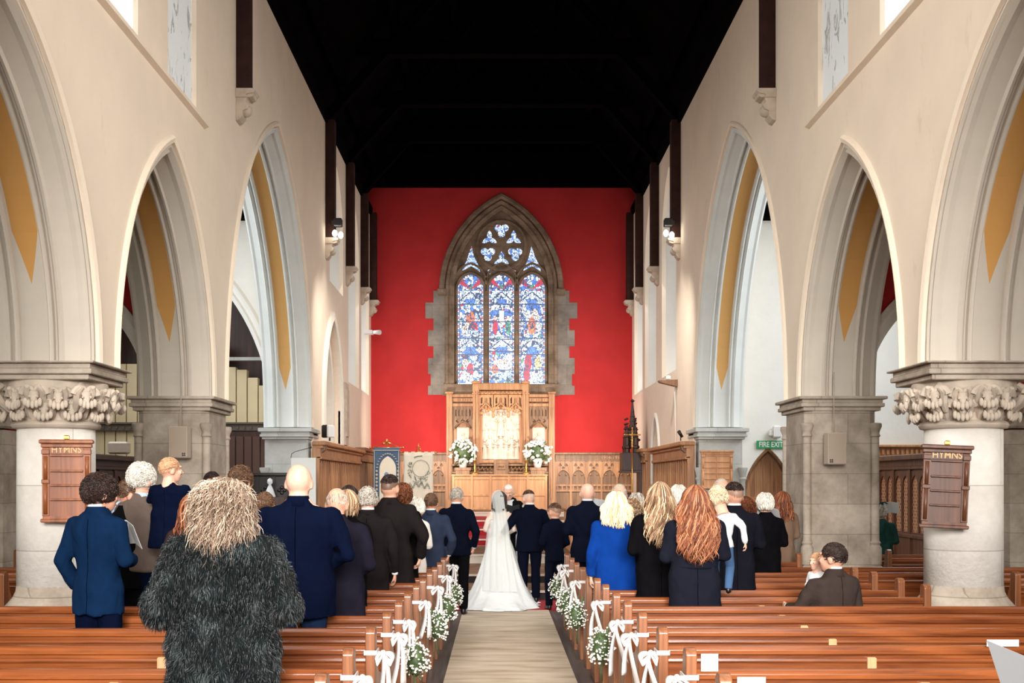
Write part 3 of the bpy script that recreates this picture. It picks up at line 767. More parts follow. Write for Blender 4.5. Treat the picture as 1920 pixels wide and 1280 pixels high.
# right transept east wall with the vestry door
dcx = (1440 - VX) * 24 / FPX + CAMX
m = MB().plate([(4.6, 0), (10, 0), (10, 8.6), (4.6, 8.6)], [arch_pts(dcx, .47, 1.55, 1.0, 0, 12, 0)], .4, lambda u, v, d: (u, 24.2 + d, v))
tag(m.build('wall_right', white_pl), kind='structure')
m = MB().bx(4.9, 6.6, 23.7, 24.0, 7.35, 7.75).bx(4.9, 6.6, 23.8, 24.0, 7.75, 8.2)
tag(m.build('roof_beam', black_wd), 'dark beam at the head of the right transept wall', 'beam')
d = empty('door_1', (dcx, 24.3, 0), 0, kind='structure')
MB().plate(arch_pts(0, .46, 1.55, .98, 0, 12, .02), [], .06, lambda u, v, dd: (u, dd, v)).build('door_panel', oak, d)
m = MB()
for k in range(5): m.bx(-.4 + .18 * k, -.385 + .18 * k, -.045, -.03, .05, 2.3)
m.bx(-.44, .44, -.06, -.03, .5, .62).bx(-.44, .44, -.06, -.03, 1.45, 1.57); m.build('batten', oak_lt, d)
m = MB().sweep(arch_frames(dcx, .47, 1.55, 1.0, lambda x, z, v: (x, 24.0 - v, z), 12, 0), [(-.01, -.2), (-.01, .01), (.03, .03), (.05, .0), (.05, -.2)])
tag(m.build('trim_9', oak_dk), kind='structure')
# left transept east wall with the organ arch
m = MB().plate([(4.6, 0), (4.6, 8.6), (10, 8.6), (10, 0), (9.3, 0)] + [(p, q) for p, q in reversed(arch_pts(7.05, 2.22, 3.1, 3.9, 0, 18))] + [(4.83, 0)], [], .4, lambda u, v, d: (-u, 24.2 + d, v))
tag(m.build('wall_left', white_pl), kind='structure')
m = MB().sweep(arch_frames(7.05, 2.22, 3.1, 3.9, lambda x, z, v: (-x, 24.0 - v, z), 18, 0), [(-.03, -.2), (-.03, .02), (.05, .06), (.09, .02), (.15, .05), (.2, .05), (.26, .0)])
tag(m.build('trim_10', white_pl), kind='structure')
tag(MB().bx(-10, -4.6, 26.2, 26.4, 0, 8.6).build('wall_left', black_wd), kind='structure')
tag(MB().bx(-7, -4.9, 23.7, 24.0, 7.35, 7.75).build('roof_beam', black_wd), 'dark beam at the head of the left transept wall', 'beam')
# ---------------------------------------------------------------- chancel furnishings
def side_panelling(name, s, y0, y1, z0, z1, x, mat, label, cor=.34, panels=14):
    o = empty(name, (s * x, y0, z0), 0, label, 'wall panelling'); L = y1 - y0; H = z1 - z0
    MB().bx(0, s * .10, 0, L, 0, H - .05).build('panel_board', mat, o)
    m = MB(); n = int(L / .30)
    for k in range(n + 1):
        y = L * k / n; m.bx(-s * .05, 0, y - .028, y + .028, 0, H - cor, 0, .008)
    for k in range(n): 
        y = L * (k + .5) / n; m.bx(-s * .012, 0, y - .008, y + .008, .1, H - cor - .05)
    m.build('stile', mat, o)
    m = MB().bx(-s * .07, 0, -.02, L + .02, H - cor, H - .08, 0).bx(-s * .20, s * .1, -.05, L + .05, H - .09, H, 0, .02).bx(-s * .13, s * 0, -.03, L + .03, H - .15, H - .09, 0, .015).bx(-s * .10, s * 0, -.02, L + .02, H - cor - .03, H - cor + .03, 0, .01)
    m.build('cornice', mat, o)
    for k in range(2):
        m = MB(); yk = .06 + k * .16
        m.poly([(-.0, H - .10), (-.17, H - .10), (-.15, H - .18), (-.07, H - .24), (-.05, H - .40), (0, H - .45)], yk, yk + .05, lambda u, v, d: (s * u, d, v)); m.build('bracket', oak_dk, o)
    MB().bx(-s * .07, 0, -.02, L, 0, .14).build('skirting', mat, o)
    return o
xw = WI - .12
side_panelling('wall_panelling', -1, 23.45, 30.3, .0, 2.72, xw, oak, 'oak panelling with a heavy cornice along the left chancel wall')
side_panelling('wall_panelling', -1, 30.45, 34.2, .3, 2.80, xw, oak_dk, 'darker oak panelling in the far left corner of the chancel')
side_panelling('wall_panelling', 1, 23.45, 28.55, .0, 2.72, xw, oak, 'oak panelling with a heavy cornice along the right chancel wall')
side_panelling('wall_panelling', 1, 30.05, 30.75, .6, 2.76, xw, oak, 'short oak panelling beyond the white doorway on the right')

# east wall panelling with carved tracery heads
def east_panelling(x0, x1, n, label, txt):
    zt = ez(848); zb = 1.0; o = empty('altar_wall_panelling', ((x0 + x1) / 2, EW - .02, zb), 0, label, 'wall panelling')
    w2 = (x1 - x0) / 2; H = zt - zb
    MB().bx(-w2, w2, -.04, 0, 0, H - .02).build('panel_board', oak_dk, o)  # darker oak puts the recess shade behind the tracery into the colour
    m = MB(); bw = 2 * w2 / n
    for k in range(n + 1): m.bx(-w2 + bw * k - .03, -w2 + bw * k + .03, -.12, -.06, 0, H - .27, 0, .01)
    for z in (.05, .62, .78): m.bx(-w2, w2, -.11, -.06, z - .03, z + .03)
    m.build('stile', oak, o)
    for k in range(n):
        m = MB()
        c = -w2 + bw * (k + .5); h = bw / 2 - .03
        m.plate([(c - h, H - .75), (c - h, H - .27), (c + h, H - .27), (c + h, H - .75)] + list(reversed(arch_pts(c, h * .92, H - .75, .22, 0, 6))),
                [foil(c - h * .45, H - .38, .022, 3, PI / 2, .028), foil(c + h * .45, H - .38, .022, 3, PI / 2, .028), foil(c, H - .47, .022, 4, 0, .022)], .05, lambda u, v, d: (u, -.10 + d, v))
        for sg in (-1, 1): m.ell((c + sg * h * .5, -.10, H - .66), (.03, .02, .035), 8, 6)
        for q in range(3): m.bx(c - h + .02 + q * h * .66, c - h + .04 + q * h * .66 + .02, -.1, -.04, .64, .76)
        m.build('carved_tracery', oak, o)
    MB().bx(-w2 - .02, w2 + .02, -.13, 0, H - .27, H - .24, 0).bx(-w2, w2, -.09, 0, H - .24, H - .07, 0).bx(-w2 - .03, w2 + .03, -.18, 0, H - .07, H, 0, .015).build('cornice', oak_dk, o)
    if txt:
        text('lettering', '1914-1919', .15, (w2 - .62, -.095, H - .155), (PI / 2, 0, 0), oak_lt, o, .004)
        m = MB()
        for k in range(13): m.box((-w2 + .15 + k * .12, -.092, H - .155), (.05 + .03 * (k % 3), .012, .05 + .02 * (k % 2)), 0, 0, .005)
        m.build('carved_frieze', oak_dk, o)
east_panelling(ex(1041), 3.92, 5, 'carved oak panelling right of the altar, dated 1914-1919 on its frieze', True)
east_panelling(-3.92, ex(837), 5, 'carved oak panelling left of the altar, behind the two banners', False)

# reredos
R0 = empty('reredos', (0, EW - .05, 1.08), 0, 'tall carved oak altar screen with a bright alabaster relief in its middle', 'altar screen')
def rz(py): return ez(py) - 1.08
MB().bx(ex(840), ex(1037), -.10, 0, 0, rz(742)).bx(ex(890), ex(988), -.12, 0, rz(742), rz(722)).build('back_board', oak, R0)
for a, b in ((838, 849), (1028, 1039)):
    m = MB()
    m.bx(ex(a), ex(b), -.34, 0, 0, rz(738), 0, .02)
    for k in range(2): m.bx(ex(a) + .04 + k * .07, ex(a) + .07 + k * .07, -.37, -.34, .3, rz(765), 0)
    m.box(((ex(a) + ex(b)) / 2, -.19, rz(738)), (.24, .42, .07), 0, 0, .02)
    m.build('outer_buttress', oak, R0)
for a, b in ((887, 899), (979, 991)):
    m = MB()
    m.bx(ex(a), ex(b), -.42, 0, 0, rz(720), 0, .02)
    for k in range(2): m.bx(ex(a) + .03 + k * .08, ex(a) + .07 + k * .08, -.46, -.42, .3, rz(735), 0)
    m.box(((ex(a) + ex(b)) / 2, -.23, rz(719)), (.25, .5, .08), 0, 0, .02)
    m.box(((ex(a) + ex(b)) / 2, -.23, rz(740)), (.23, .48, .04), 0, 0, .01)
    m.build('inner_buttress', oak, R0)
m = MB().bx(ex(897), ex(981), -.40, 0, rz(733), rz(720), 0, .02).bx(ex(897), ex(981), -.34, 0, rz(741), rz(735), 0, .01)
for k in range(12): m.ell((ex(901 + k * 7), -.36, rz(737)), (.04, .03, .035), 8, 6)
m.build('cornice', oak, R0)
for a, b in ((849, 888), (990, 1029)):
    m = MB()
    m.bx(ex(a), ex(b), -.26, 0, rz(746), rz(740), 0, .01).bx(ex(a), ex(b), -.22, 0, rz(754), rz(747), 0)
    for k in range(8): m.bx(ex(a + 2 + k * 4.8), ex(a + 4.5 + k * 4.8), -.25, -.2, rz(753), rz(748))
    m.bx(ex(a), ex(b), -.24, 0, rz(763), rz(757), 0, .01)
    m.build('wing_cornice', oak, R0)
# canopies
m = MB()
for k in range(3):
    c = ex(911.5 + 27.5 * k)
    m.plate([(c - .21, rz(768)), (c - .21, rz(742)), (c + .21, rz(742)), (c + .21, rz(768))] + list(reversed(arch_pts(c, .19, rz(768), .16, 0, 6))), [arch_pts(c + q * .12, .035, rz(750), .06, 0, 4, rz(758)) for q in (-1, 0, 1)], .08, lambda u, v, d: (u, -.30 + d, v))
    for q in range(5): m.bx(c - .2 + q * .095, c - .18 + q * .095, -.38, -.34, rz(768), rz(744))
    m.tube([(c - .2, -.36, rz(770)), (c - .1, -.40, rz(764)), (c, -.42, rz(758)), (c + .1, -.40, rz(764)), (c + .2, -.36, rz(770))], .022, 6)
for c in (ex(925), ex(953)):
    m.lathe([(.0, -.16), (.05, -.12), (.045, -.05), (.02, 0), (.05, .05), (.02, .12)], (c, -.40, rz(775)), 10)
for sg in (-1, 1):
    for k in range(9):
        t = k / 8; m.ell((sg * (.0 + .56 * t) + ex(939), -.40, rz(766 + 10 * t * t)), (.04, .03, .045), 8, 6)
m.build('canopy', oak_lt, R0, auto=40)
for a in (850, 991):
    m = MB()
    c = ex(a + 18.5)
    m.plate([(c - .29, rz(805)), (c - .29, rz(763)), (c + .29, rz(763)), (c + .29, rz(805))] + list(reversed(arch_pts(c, .22, rz(805), .18, 0, 6))),
            [foil(c + p * .15, rz(q), .03, 4, 0, .03) for p in (-1, 0, 1) for q in (790,)] + [arch_pts(c + p * .1, .03, rz(772), .06, 0, 4, rz(781)) for p in (-2, -1, 0, 1, 2)], .06, lambda u, v, d: (u, -.22 + d, v))
    for q in range(7): m.bx(c - .28 + q * .09, c - .265 + q * .09, -.29, -.25, rz(786), rz(764))
    m.tube([(c - .24, -.28, rz(803)), (c - .12, -.32, rz(795)), (c, -.34, rz(791)), (c + .12, -.32, rz(795)), (c + .24, -.28, rz(803))], .025, 6)
    m.build('wing_canopy', oak_dk, R0)
m = MB().bx(ex(903), ex(975), -.16, -.11, rz(862), rz(766))
rnd = random.Random(3)
def fig(m, x, z, h, y=-.17):
    m.ell((x, y - .02, z + h * .90), (h * .07, h * .06, h * .085), 10, 8)
    m.ell((x, y, z + h * .62), (h * .14, h * .08, h * .22), 10, 8)
    m.lathe([(h * .20, 0), (h * .15, h * .3), (h * .11, h * .62)], (x, y + .02, z), 12)
    m.tube([(x - h * .12, y, z + h * .74), (x - h * .2, y - .04, z + h * .58), (x - h * .06, y - .08, z + h * .6)], h * .035, 6)
    m.tube([(x + h * .12, y, z + h * .74), (x + h * .2, y - .04, z + h * .58), (x + h * .08, y - .08, z + h * .64)], h * .035, 6)
for k in range(7): fig(m, ex(909 + k * 10), rz(861), .62 + .12 * (k % 2))
for k in range(4): fig(m, ex(912 + k * 18), rz(825), .5, -.15)
fig(m, ex(939), rz(818), .72, -.18)
for k in range(26): m.ell((rnd.uniform(ex(905), ex(973)), -.16, rnd.uniform(rz(812), rz(772))), (.05, .03, .04), 8, 6)
m.build('alabaster_relief', alab, R0, auto=60)
for a in (857, 998):
    m = MB(); m.bx(ex(a), ex(a + 23), -.13, -.10, rz(845), rz(802)); fig(m, ex(a + 11.5), rz(845), .55, -.16)
    m.build('alabaster_niche', alab, R0, auto=60)
MB().plate([(ex(899), rz(868)), (ex(979), rz(868)), (ex(979), rz(762)), (ex(899), rz(762))], [[(ex(904), rz(862)), (ex(974), rz(862)), (ex(974), rz(768)), (ex(904), rz(768))]], .08, lambda u, v, d: (u, -.2 + d, v)).build('relief_frame', oak_lt, R0)
m = MB().bx(ex(850), ex(1024), -.6, -.1, 0, rz(885), 0).bx(ex(848), ex(1026), -.64, -.1, rz(874), rz(870), 0, .01).bx(ex(848), ex(1026), -.64, -.1, rz(888), rz(884), 0, .01).bx(ex(926), ex(953), -.68, -.1, 0, rz(863), 0, .02)
for k in range(7):
    for a in (874, 956): m.tube([(ex(a + k * 7.2), -.62, rz(882)), (ex(a + 2.4 + k * 7.2), -.64, rz(876)), (ex(a + 4.8 + k * 7.2), -.64, rz(882)), (ex(a + 7.2 + k * 7.2), -.62, rz(878))], .022, 6)
m.box((ex(939.5), -.69, rz(875)), (.26, .03, .2), 0, 0, .02).lathe([(.09, 0), (.07, .02)], (ex(939.5), -.7, rz(875)), 12)
m.build('gradine', oak_dk, R0)

# altar table
AY = 32.6
AS = AY / FPX
ax = lambda px: (px - VX) * AS + CAMX
az = lambda py: EYE + (VY - py) * AS
t = empty('altar_table', (ax(937), AY, 1.08), 0, 'pale gold panelled altar table in front of the carved screen', 'altar')
W2 = (ax(1024) - ax(850)) / 2; H = az(889) - 1.08
MB().bx(-W2 - .05, W2 + .05, -.04, .5, H - .05, H, 0, .01).build('altar_top', oak_lt, t)
MB().bx(-W2, W2, 0, .46, 0, H - .05).build('altar_body', oak_lt, t)
m = MB()
for k in range(6): x = -W2 + 2 * W2 * k / 5; m.bx(x - .03, x + .03, -.035, 0, 0, H - .05, 0, .008)
for z in (.04, H * .42, H - .12): m.bx(-W2, W2, -.02, 0, z - .03, z + .03, 0, .006)
m.build('frontal_rail', oak_lt, t)
for i, px in enumerate((890, 987)):
    o = empty('candlestick', (ax(px), AY + .3, az(889)), 0, 'tall brass candlestick with a white candle at the %s end of the altar' % ('left' if i == 0 else 'right'), 'candlestick', 'altar candlesticks')
    MB().lathe([(.10, 0), (.09, .03), (.03, .06), (.02, .12), (.035, .2), (.018, .25), (.018, .36), (.04, .40), (.05, .42)], n=16).build('stick', gold, o)
    MB().lathe([(.016, .42), (.016, .86), (.004, .87)], n=10).build('candle', white_paint, o)
def bouquet(name, loc, r, label, cat, group, n=60, seed=1, nleaf=70, stem=True, droop=0, par=None, bl=.022):
    rn = random.Random(seed)
    o = empty(name, loc, 0, label, cat, group)
    b = MB(); lf = MB()
    for k in range(n):
        a = rn.uniform(0, 2 * PI); c = rn.uniform(-.75, 1); q = math.sqrt(max(0, 1 - c * c)); rr = rn.uniform(.72, 1.08)
        p = Vector((r[0] * q * math.cos(a), r[1] * q * math.sin(a), r[2] * c)) * rr
        sz = bl * rn.uniform(.7, 1.3)
        b.ell(p, (sz, sz, sz * .8), 6, 4, 0, .5, 0, 0, .15)
        if rn.random() < .7: lf.tube([p * .3, p * .7, p * .95], .002, 3)
    for k in range(nleaf):
        a = rn.uniform(0, 2 * PI); c = rn.uniform(-1, .9); q = math.sqrt(max(0, 1 - c * c)); rr = rn.uniform(.5, 1.05)
        p = Vector((r[0] * q * math.cos(a), r[1] * q * math.sin(a), r[2] * c)); d = (p.normalized() + Vector((rn.uniform(-.5, .5), rn.uniform(-.5, .5), rn.uniform(-.5, .5)))).normalized()
        e = d.orthogonal().normalized(); L = bl * 2.6 * rn.uniform(.7, 1.3); st = p * rr * .8; wv = e * L * .22; up = d.cross(e) * .2 * L
        lf.add([st, st + d * L * .5 + wv, st + d * L + up, st + d * L * .5 - wv], [(0, 1, 2, 3)])
    lf.ell((0, 0, 0), (r[0] * .62, r[1] * .62, r[2] * .7), 10, 8, 0, .5, 0, 0, .1)
    lf.build('foliage', leaf, o); b.build('blossoms', petal, o)
    return o
for i, px in enumerate((868, 1008)):
    x = (px - VX) / FPX * 33.35 + CAMX
    o = bouquet('flower_arrangement', (x, 33.35, EYE + (VY - 848) / FPX * 33.35), (.42, .30, .40), 'large white flower arrangement on the %s side of the altar screen' % ('left' if i == 0 else 'right'), 'flowers', 'altar flower arrangements', 90, 5 + i, 110, bl=.05)
    MB().lathe([(.10, -.44), (.13, -.30), (.16, -.22), (.15, -.18)], n=16).build('vase', white_paint, o)
    tag(MB().bx(-.2, .2, -.17, .1, 0, .62).bx(-.23, .23, -.19, .1, .58, .66).build('flower_stand', oak_dk), 'carved oak block holding the %s altar flowers' % ('left' if i == 0 else 'right'), 'stand', 'oak flower stands').location = (x, 33.35, EYE + (VY - 848) / FPX * 33.35 - .44 - .66)

# banners on stands
def banner(px0, px1, pt, pb, Y, label, mats, design):
    x0, x1 = (px0 - VX) / FPX * Y + CAMX, (px1 - VX) / FPX * Y + CAMX; zt = EYE + (VY - pt) / FPX * Y; zb = EYE + (VY - pb) / FPX * Y
    cx = (x0 + x1) / 2; w2 = (x1 - x0) / 2; fz = .80
    o = empty('church_banner', (cx, Y, fz), 0, label, 'banner'); T = zt - fz; B = zb - fz
    MB().tube([(0, .03, .02), (0, .03, T + .12)], .016, 8).lathe([(.2, 0), (.18, .03), (.03, .06)], (0, .03, 0), 16).build('pole', gold, o)
    MB().tube([(-w2 - .06, .0, T), (w2 + .06, .0, T)], .014, 8).ell((-w2 - .07, 0, T), (.025,) * 3, 8, 6).ell((w2 + .07, 0, T), (.025,) * 3, 8, 6).build('crossbar', gold, o)
    m = MB(); nx, nz = 14, 16; vs = []
    for j in range(nz + 1):
        for i in range(nx + 1):
            u = -w2 + 2 * w2 * i / nx; v = T - (T - B) * j / nz
            vs.append((u, -.02 - .012 * math.sin(i * 1.1 + j * .2) * (j / nz + .3), v))
    fs = [(j * (nx + 1) + i, j * (nx + 1) + i + 1, (j + 1) * (nx + 1) + i + 1, (j + 1) * (nx + 1) + i) for j in range(nz) for i in range(nx)]
    m.add(vs, fs, 0, True)
    cl = m.build('cloth', mats, o); sd = cl.modifiers.new('s', 'SOLIDIFY'); sd.thickness = .006
    design(o, w2, T, B)
    return o
def d_blue(o, w2, T, B):
    f = lambda u, v, d: (u, -.045 - d, v)
    MB().plate(arch_pts(0.03, w2 * .62, T - .50, .30, 0, 12, B + .15), [], .006, f).build('figure_panel', cream_ban, o)
    m = MB()
    for a, b in ((-w2 + .02, -w2 + .035), (w2 - .035, w2 - .02)): m.bx(a, b, -.05, -.042, B, T - .05)
    m.bx(-w2, w2, -.05, -.042, T - .07, T - .055)
    for k in range(15):
        a = PI * (k + .5) / 15; m.box((.03 + w2 * .80 * math.cos(a), -.046, T - .50 + .36 * math.sin(a)), (.04, .006, .02), 0)
    for k in range(10):
        for sg in (-1, 1): m.ell((sg * w2 * .8 + .02, -.046, T - .55 - k * .085), (.03, .006, .03), 6, 5)
    m.build('embroidery', pink_ink, o)
    m = MB().ell((.0, -.055, T - .63), (.05, .015, .06), 10, 8).tube([(-.0, -.055, T - .70), (0, -.055, T - 1.1)], [.07, .12], 8, flat=.2).build('figure', MATS['blue_figure'], o)
    m = MB()
    for c in (-.07, 0, .07): m.ell((c, .03, T + .1 + (.06 if c == 0 else 0)), (.035, .02, .05 if c == 0 else .035), 8, 6)
    m.tube([(-w2, 0, T), (0, .02, T + .14), (w2, 0, T)], .006, 5).build('finial', gold, o)
def d_cream(o, w2, T, B):
    m = MB(); rn = random.Random(9)
    ringp = [(.06 + .20 * math.cos(a), -.045, T - .38 + .20 * math.sin(a)) for a in [2 * PI * k / 20 for k in range(21)]]
    m.tube(ringp, .006, 5)
    for k in range(60):
        a = rn.uniform(PI * .85, PI * 2.0); r = rn.uniform(.20, .30); x = .04 + r * math.cos(a); z = T - .38 + r * math.sin(a) * 1.2
        m.tube([(x, -.045, z), (x + rn.uniform(-.05, .05), -.046, z + rn.uniform(.02, .06))], [.009, .003], 5)
    for k in range(26):
        x = -w2 + .1 + (2 * w2 - .2) * k / 25; z = T - .78 + .05 * math.sin(k * .9) - .06 * abs(k - 12) / 12
        m.tube([(x, -.045, z), (x + .015, -.046, z + .07), (x + .03, -.045, z)], .006, 4)
    m.tube([(-.1, -.045, T - .12), (-.02, -.045, T - .09), (.1, -.045, T - .08)], .01, 5)
    m.build('embroidery', ink, o)
    m = MB()
    for k in range(5): m.bx(-w2 + .02 + k * w2 * .45, -w2 + .02 + k * w2 * .45 + w2 * .25, -.022, .022, T - .04, T + .02)
    m.build('hanging_loop', cream_ban, o)
    MB().tube([(0, .03, T), (0, .03, T + .22)], .01, 6).tube([(-.05, .03, T + .14), (.05, .03, T + .14)], .01, 6).tube([(-.05, .03, T + .02), (-.05, .03, T + .10), (.05, .03, T + .10), (.05, .03, T + .02)], .01, 6).build('finial', gold, o)
plain('blue_figure', rgb(120, 146, 180), .8)
banner(700, 750, 839, 975, 26.9, 'blue church banner with a pale arched figure panel', blue_ban, d_blue)
banner(757, 812, 848, 952, 27.3, 'cream church banner embroidered with a wreath, hung beside the blue one', cream_ban, d_cream)

# processional cross and canopied stall on the right
o = empty('processional_cross', (3.05, 27.0, .80), 0, 'slender brass processional cross standing by the right chancel panelling', 'cross')
T = EYE + (VY - 803) / FPX * 27 - .8
MB().lathe([(.16, 0), (.15, .03), (.02, .05), (.016, T - .45), (.03, T - .43), (.016, T - .4), (.016, T)], n=12).build('staff', gold, o)
m = MB().tube([(-.20, 0, T - .15), (.20, 0, T - .15)], .014, 6).tube([(0, 0, T - .4), (0, 0, T + .03)], .014, 6)
for k in range(7):
    for p in ((-.18 + .06 * k, T - .15), (0, T - .36 + .06 * k)): m.ell((p[0], 0, p[1]), (.022, .022, .022), 6, 5)
m.build('cross_head', gold, o)
o = empty('canopied_stall', (3.55, 31.2, 1.08), 0, 'dark oak stall canopy rising to carved pinnacles by the right chancel wall', 'stall')
m = MB()
for (dx, dy, h0, h1, r) in ((0, 0, 1.7, 3.05, .17), (-.17, -.2, 1.5, 2.35, .08), (-.17, .2, 1.5, 2.35, .08), (.05, -.25, 1.5, 2.5, .09)):
    m.lathe([(r, h0), (r, h0 + .2), (r * 1.3, h0 + .22), (r * 1.3, h0 + .26), (r * .9, h0 + .3), (r * .8, h0 + .5), (r * 1.0, h0 + .52), (r * .55, h0 + .58), (r * .14, h1 - .08), (r * .4, h1 - .05), (r * .1, h1)], (dx, dy, 0), 8, 0, False, PI / 8)
    for q in range(4):
        for j in range(4): m.ell((dx + (r * .5 - r * .1 * j) * math.cos(q * PI / 2), dy + (r * .5 - r * .1 * j) * math.sin(q * PI / 2), h0 + .62 + j * .13), (.02, .02, .03), 6, 4)
m.build('pinnacle', dark_wd, o)
MB().box((0, 0, 1.35), (.62, .75, .5), 0, 0, .02).box((0, 0, 1.08), (.68, .82, .06)).box((.2, 0, .55), (.1, .7, 1.1)).box((0, 0, .25), (.55, .7, .5), 0, 0, .02).build('stall_body', dark_wd, o)

# choir desks
for s in (-1, 1):
    for r_, (x, zt) in enumerate(((1.35, .86), (2.35, 1.02))):
        o = empty('choir_desk', (s * x, 22.45, .485), 0, 'light oak choir desk, %s row on the %s of the chancel' % (('front', 'back')[r_], 'left' if s < 0 else 'right'), 'choir desk', 'choir desks')
        MB().bx(0, s * .05, 0, 2.5, 0, zt - .05).build('front_panel', oak_lt, o)
        m = MB()
        for k in range(9): m.bx(-s * .025, 0, k * .306, k * .306 + .05, 0, zt - .06, 0, .005)
        m.build('stile', oak_lt, o)
        MB().bx(-s * .06, s * .32, -.04, 2.54, zt - .05, zt, 0, .01).build('desk_top', oak_lt, o)
        for y in (0, 2.44): MB().bx(0, s * .30, y, y + .05, 0, zt - .05).build('end_panel', oak_lt, o)

# small fittings
def speaker(s):
    px0, px1, py0, py1 = (320, 355, 799, 859) if s < 0 else (1549, 1582, 811, 871)
    Y = 14.93; x = ((px0 + px1) / 2 - VX) / FPX * Y + CAMX; z = EYE + (VY - (py0 + py1) / 2) / FPX * Y
    o = empty('wall_speaker', (x, Y, z), 0, 'beige box speaker hung on the face of the %s square pier' % ('left' if s < 0 else 'right'), 'speaker', 'pier speakers')
    MB().box((0, 0, 0), (.235, .19, .41), 0, 0, .008).build('cabinet', grey_box, o)
    m = MB().box((0, -.099, 0), (.215, .006, .39)); m.build('grille', plain('speaker_grille', rgb(160, 142, 124), .8), o)
    m = MB()
    for a in (-1, 1):
        for b_ in (-1, 1): m.box((s * -.075 * (1 if s > 0 else 1) * (1) + a * .012, -.103, -.16 + b_ * .012), (.018, .006, .018))
    m.build('badge', black, o)
    MB().tube([(0, .03, .2), (0, .05, .62), (0.0, .05, 1.0)], .007, 6).build('cable', grey_box, o)
speaker(-1); speaker(1)
def hymn_board(px, py0, py1, Y, tilt, mat, label, yaw, w, cols=1, txt='ḥYMNS', slots=4):
    x = (px - VX) / FPX * Y + CAMX; z0 = EYE + (VY - py1) / FPX * Y; H = (py1 - py0) / FPX * Y
    o = empty('hymn_board', (x, Y, z0), yaw, label, 'hymn board'); o.rotation_euler = (0, tilt, yaw)
    MB().bx(-w / 2 + .02, w / 2 - .02, -.02, .02, .02, H - .03).build('back_panel', mat, o)
    m = MB().bx(-w / 2, w / 2, -.05, .02, 0, .035, 0, .008).bx(-w / 2 + .02, w / 2 - .02, -.04, .02, .035, .06)
    m.build('sill', mat, o); m = MB()
    m.bx(-w / 2 - .01, w / 2 + .01, -.07, .02, H - .04, H, 0, .01).bx(-w / 2 + .005, w / 2 - .005, -.05, .02, H - .075, H - .04, 0, .006); m.build('cornice', mat, o)
    m = MB()
    for sg in (-1, 1):
        c = sg * (w / 2 - .045)
        m.bx(c - .03, c + .03, -.04, 0, .06, H - .075, 0, .006)
        m.tube([(c, -.045, .08), (c, -.045, H * .47)], .018, 8).tube([(c, -.045, H * .52), (c, -.045, H * .8)], .018, 8)
        m.bx(c - .034, c + .034, -.06, 0, H * .47, H * .52, 0, .006).bx(c - .034, c + .034, -.06, 0, H * .82, H * .88, 0, .006)
    m.build('pilaster', mat, o)
    top = H * .82 if txt else H * .88; m = MB(); hh = (top - .10) / slots
    for k in range(slots):
        z = .09 + hh * (k + 1) if k < slots - 1 else top
        for c in range(cols):
            cw = (w - .16) / cols; cx = -w / 2 + .08 + cw * (c + .5)
            m.bx(cx - cw / 2 + .004, cx + cw / 2 - .004, -.045, -.02, z - .02, z, 0, .005)
    if cols > 1: m.bx(-.012, .012, -.04, -.02, .06, H - .08)
    m.build('number_rail', mat, o)
    if txt:
        MB().bx(-w / 2 + .08, w / 2 - .08, -.032, -.02, H * .83, H * .925).build('title_plate', mat, o)
        lm = MATS.get('gold_lettering') or plain('gold_lettering', rgb(216, 172, 116), .5)
        text('lettering', 'HYMNS', .088, (0, -.036, H * .876), (PI / 2, 0, 0), lm, o, .003, sx=.92, bold=.001)
        MB().tube([(0, -.0, H), (0, -.02, H + .03)], .012, 6).box((0, -.02, H + .02), (.05, .03, .04), 0, 0, .008).build('hook', gold, o)
    return o
hymn_board(126, 824, 979, 10.74, 0, board_wd, 'brown oak hymn board on the left round column', .16, .46)
hymn_board(1768, 834, 990, 10.74, .045, board_dk, 'dark hymn board hung slightly crooked on the right round column', -.16, .44)
hymn_board(1344, 844, 916, 23.20, 0, oak_lt, 'pale oak number board with two columns on the grey half pier', 0, .66, 2, None, 5)
# cable round the right pier and floodlights
o = empty('floodlight', (-3.62, 23.9, 2.74), .5, 'white floodlight with a black back standing on the left panelling', 'lamp')
MB().box((0, 0, .2), (.2, .10, .26), 0, .5, .02).build('housing', white_paint, o); MB().box((-.09, .02, .2), (.07, .14, .27), 0, .5, .02).build('rear_cover', black, o); MB().box((0, 0, .035), (.03, .03, .07)).build('stand', black, o)
o = empty('floodlight', (3.68, 23.8, 2.74), 0, 'small black spotlight on the corner of the right panelling', 'lamp')
MB().tube([(0, 0, 0), (0, 0, .1)], .012, 6).build('stand', black, o); MB().tube([(.03, 0, .08), (-.05, -.04, .2)], [.03, .04], 10).build('housing', black, o)
o = empty('wall_bracket', (WI, 25.9, EYE + (VY - 712) / FPX * 25.9), 0, 'small wooden bracket with a spotlight high on the right chancel wall', 'bracket')
MB().poly([(0, 0), (-.42, -.02), (-.40, -.06), (0, -.16)], -.12, .12, lambda u, v, d: (u, d, v)).build('bracket_body', oak_dk, o); MB().box((-.2, 0, .05), (.1, .1, .1), 0, 0, .02).tube([(-.05, 0, -.1), (-.02, 0, -1.9)], .01, 5).build('fitting', white_paint, o)
for s in (-1, 1):
    o = empty('post_lamp', (s * 3.64, 25.26, 7.35), 0, 'bright twin lamp glowing against the corbel on the %s chancel post' % ('left' if s < 0 else 'right'), 'lamp', 'lamps on the chancel posts')
    MB().bx(-.09, .09, -.06, .12, .16, .34, 0, .02).bx(s * .05, s * .15, .05, .15, .2, .3).build('housing', black, o)
    MB().ell((-.06, -.05, .0), (.055, .05, .075), 10, 8).ell((.07, -.05, -.04), (.055, .05, .075), 10, 8).build('bulb', lamp_m, o)
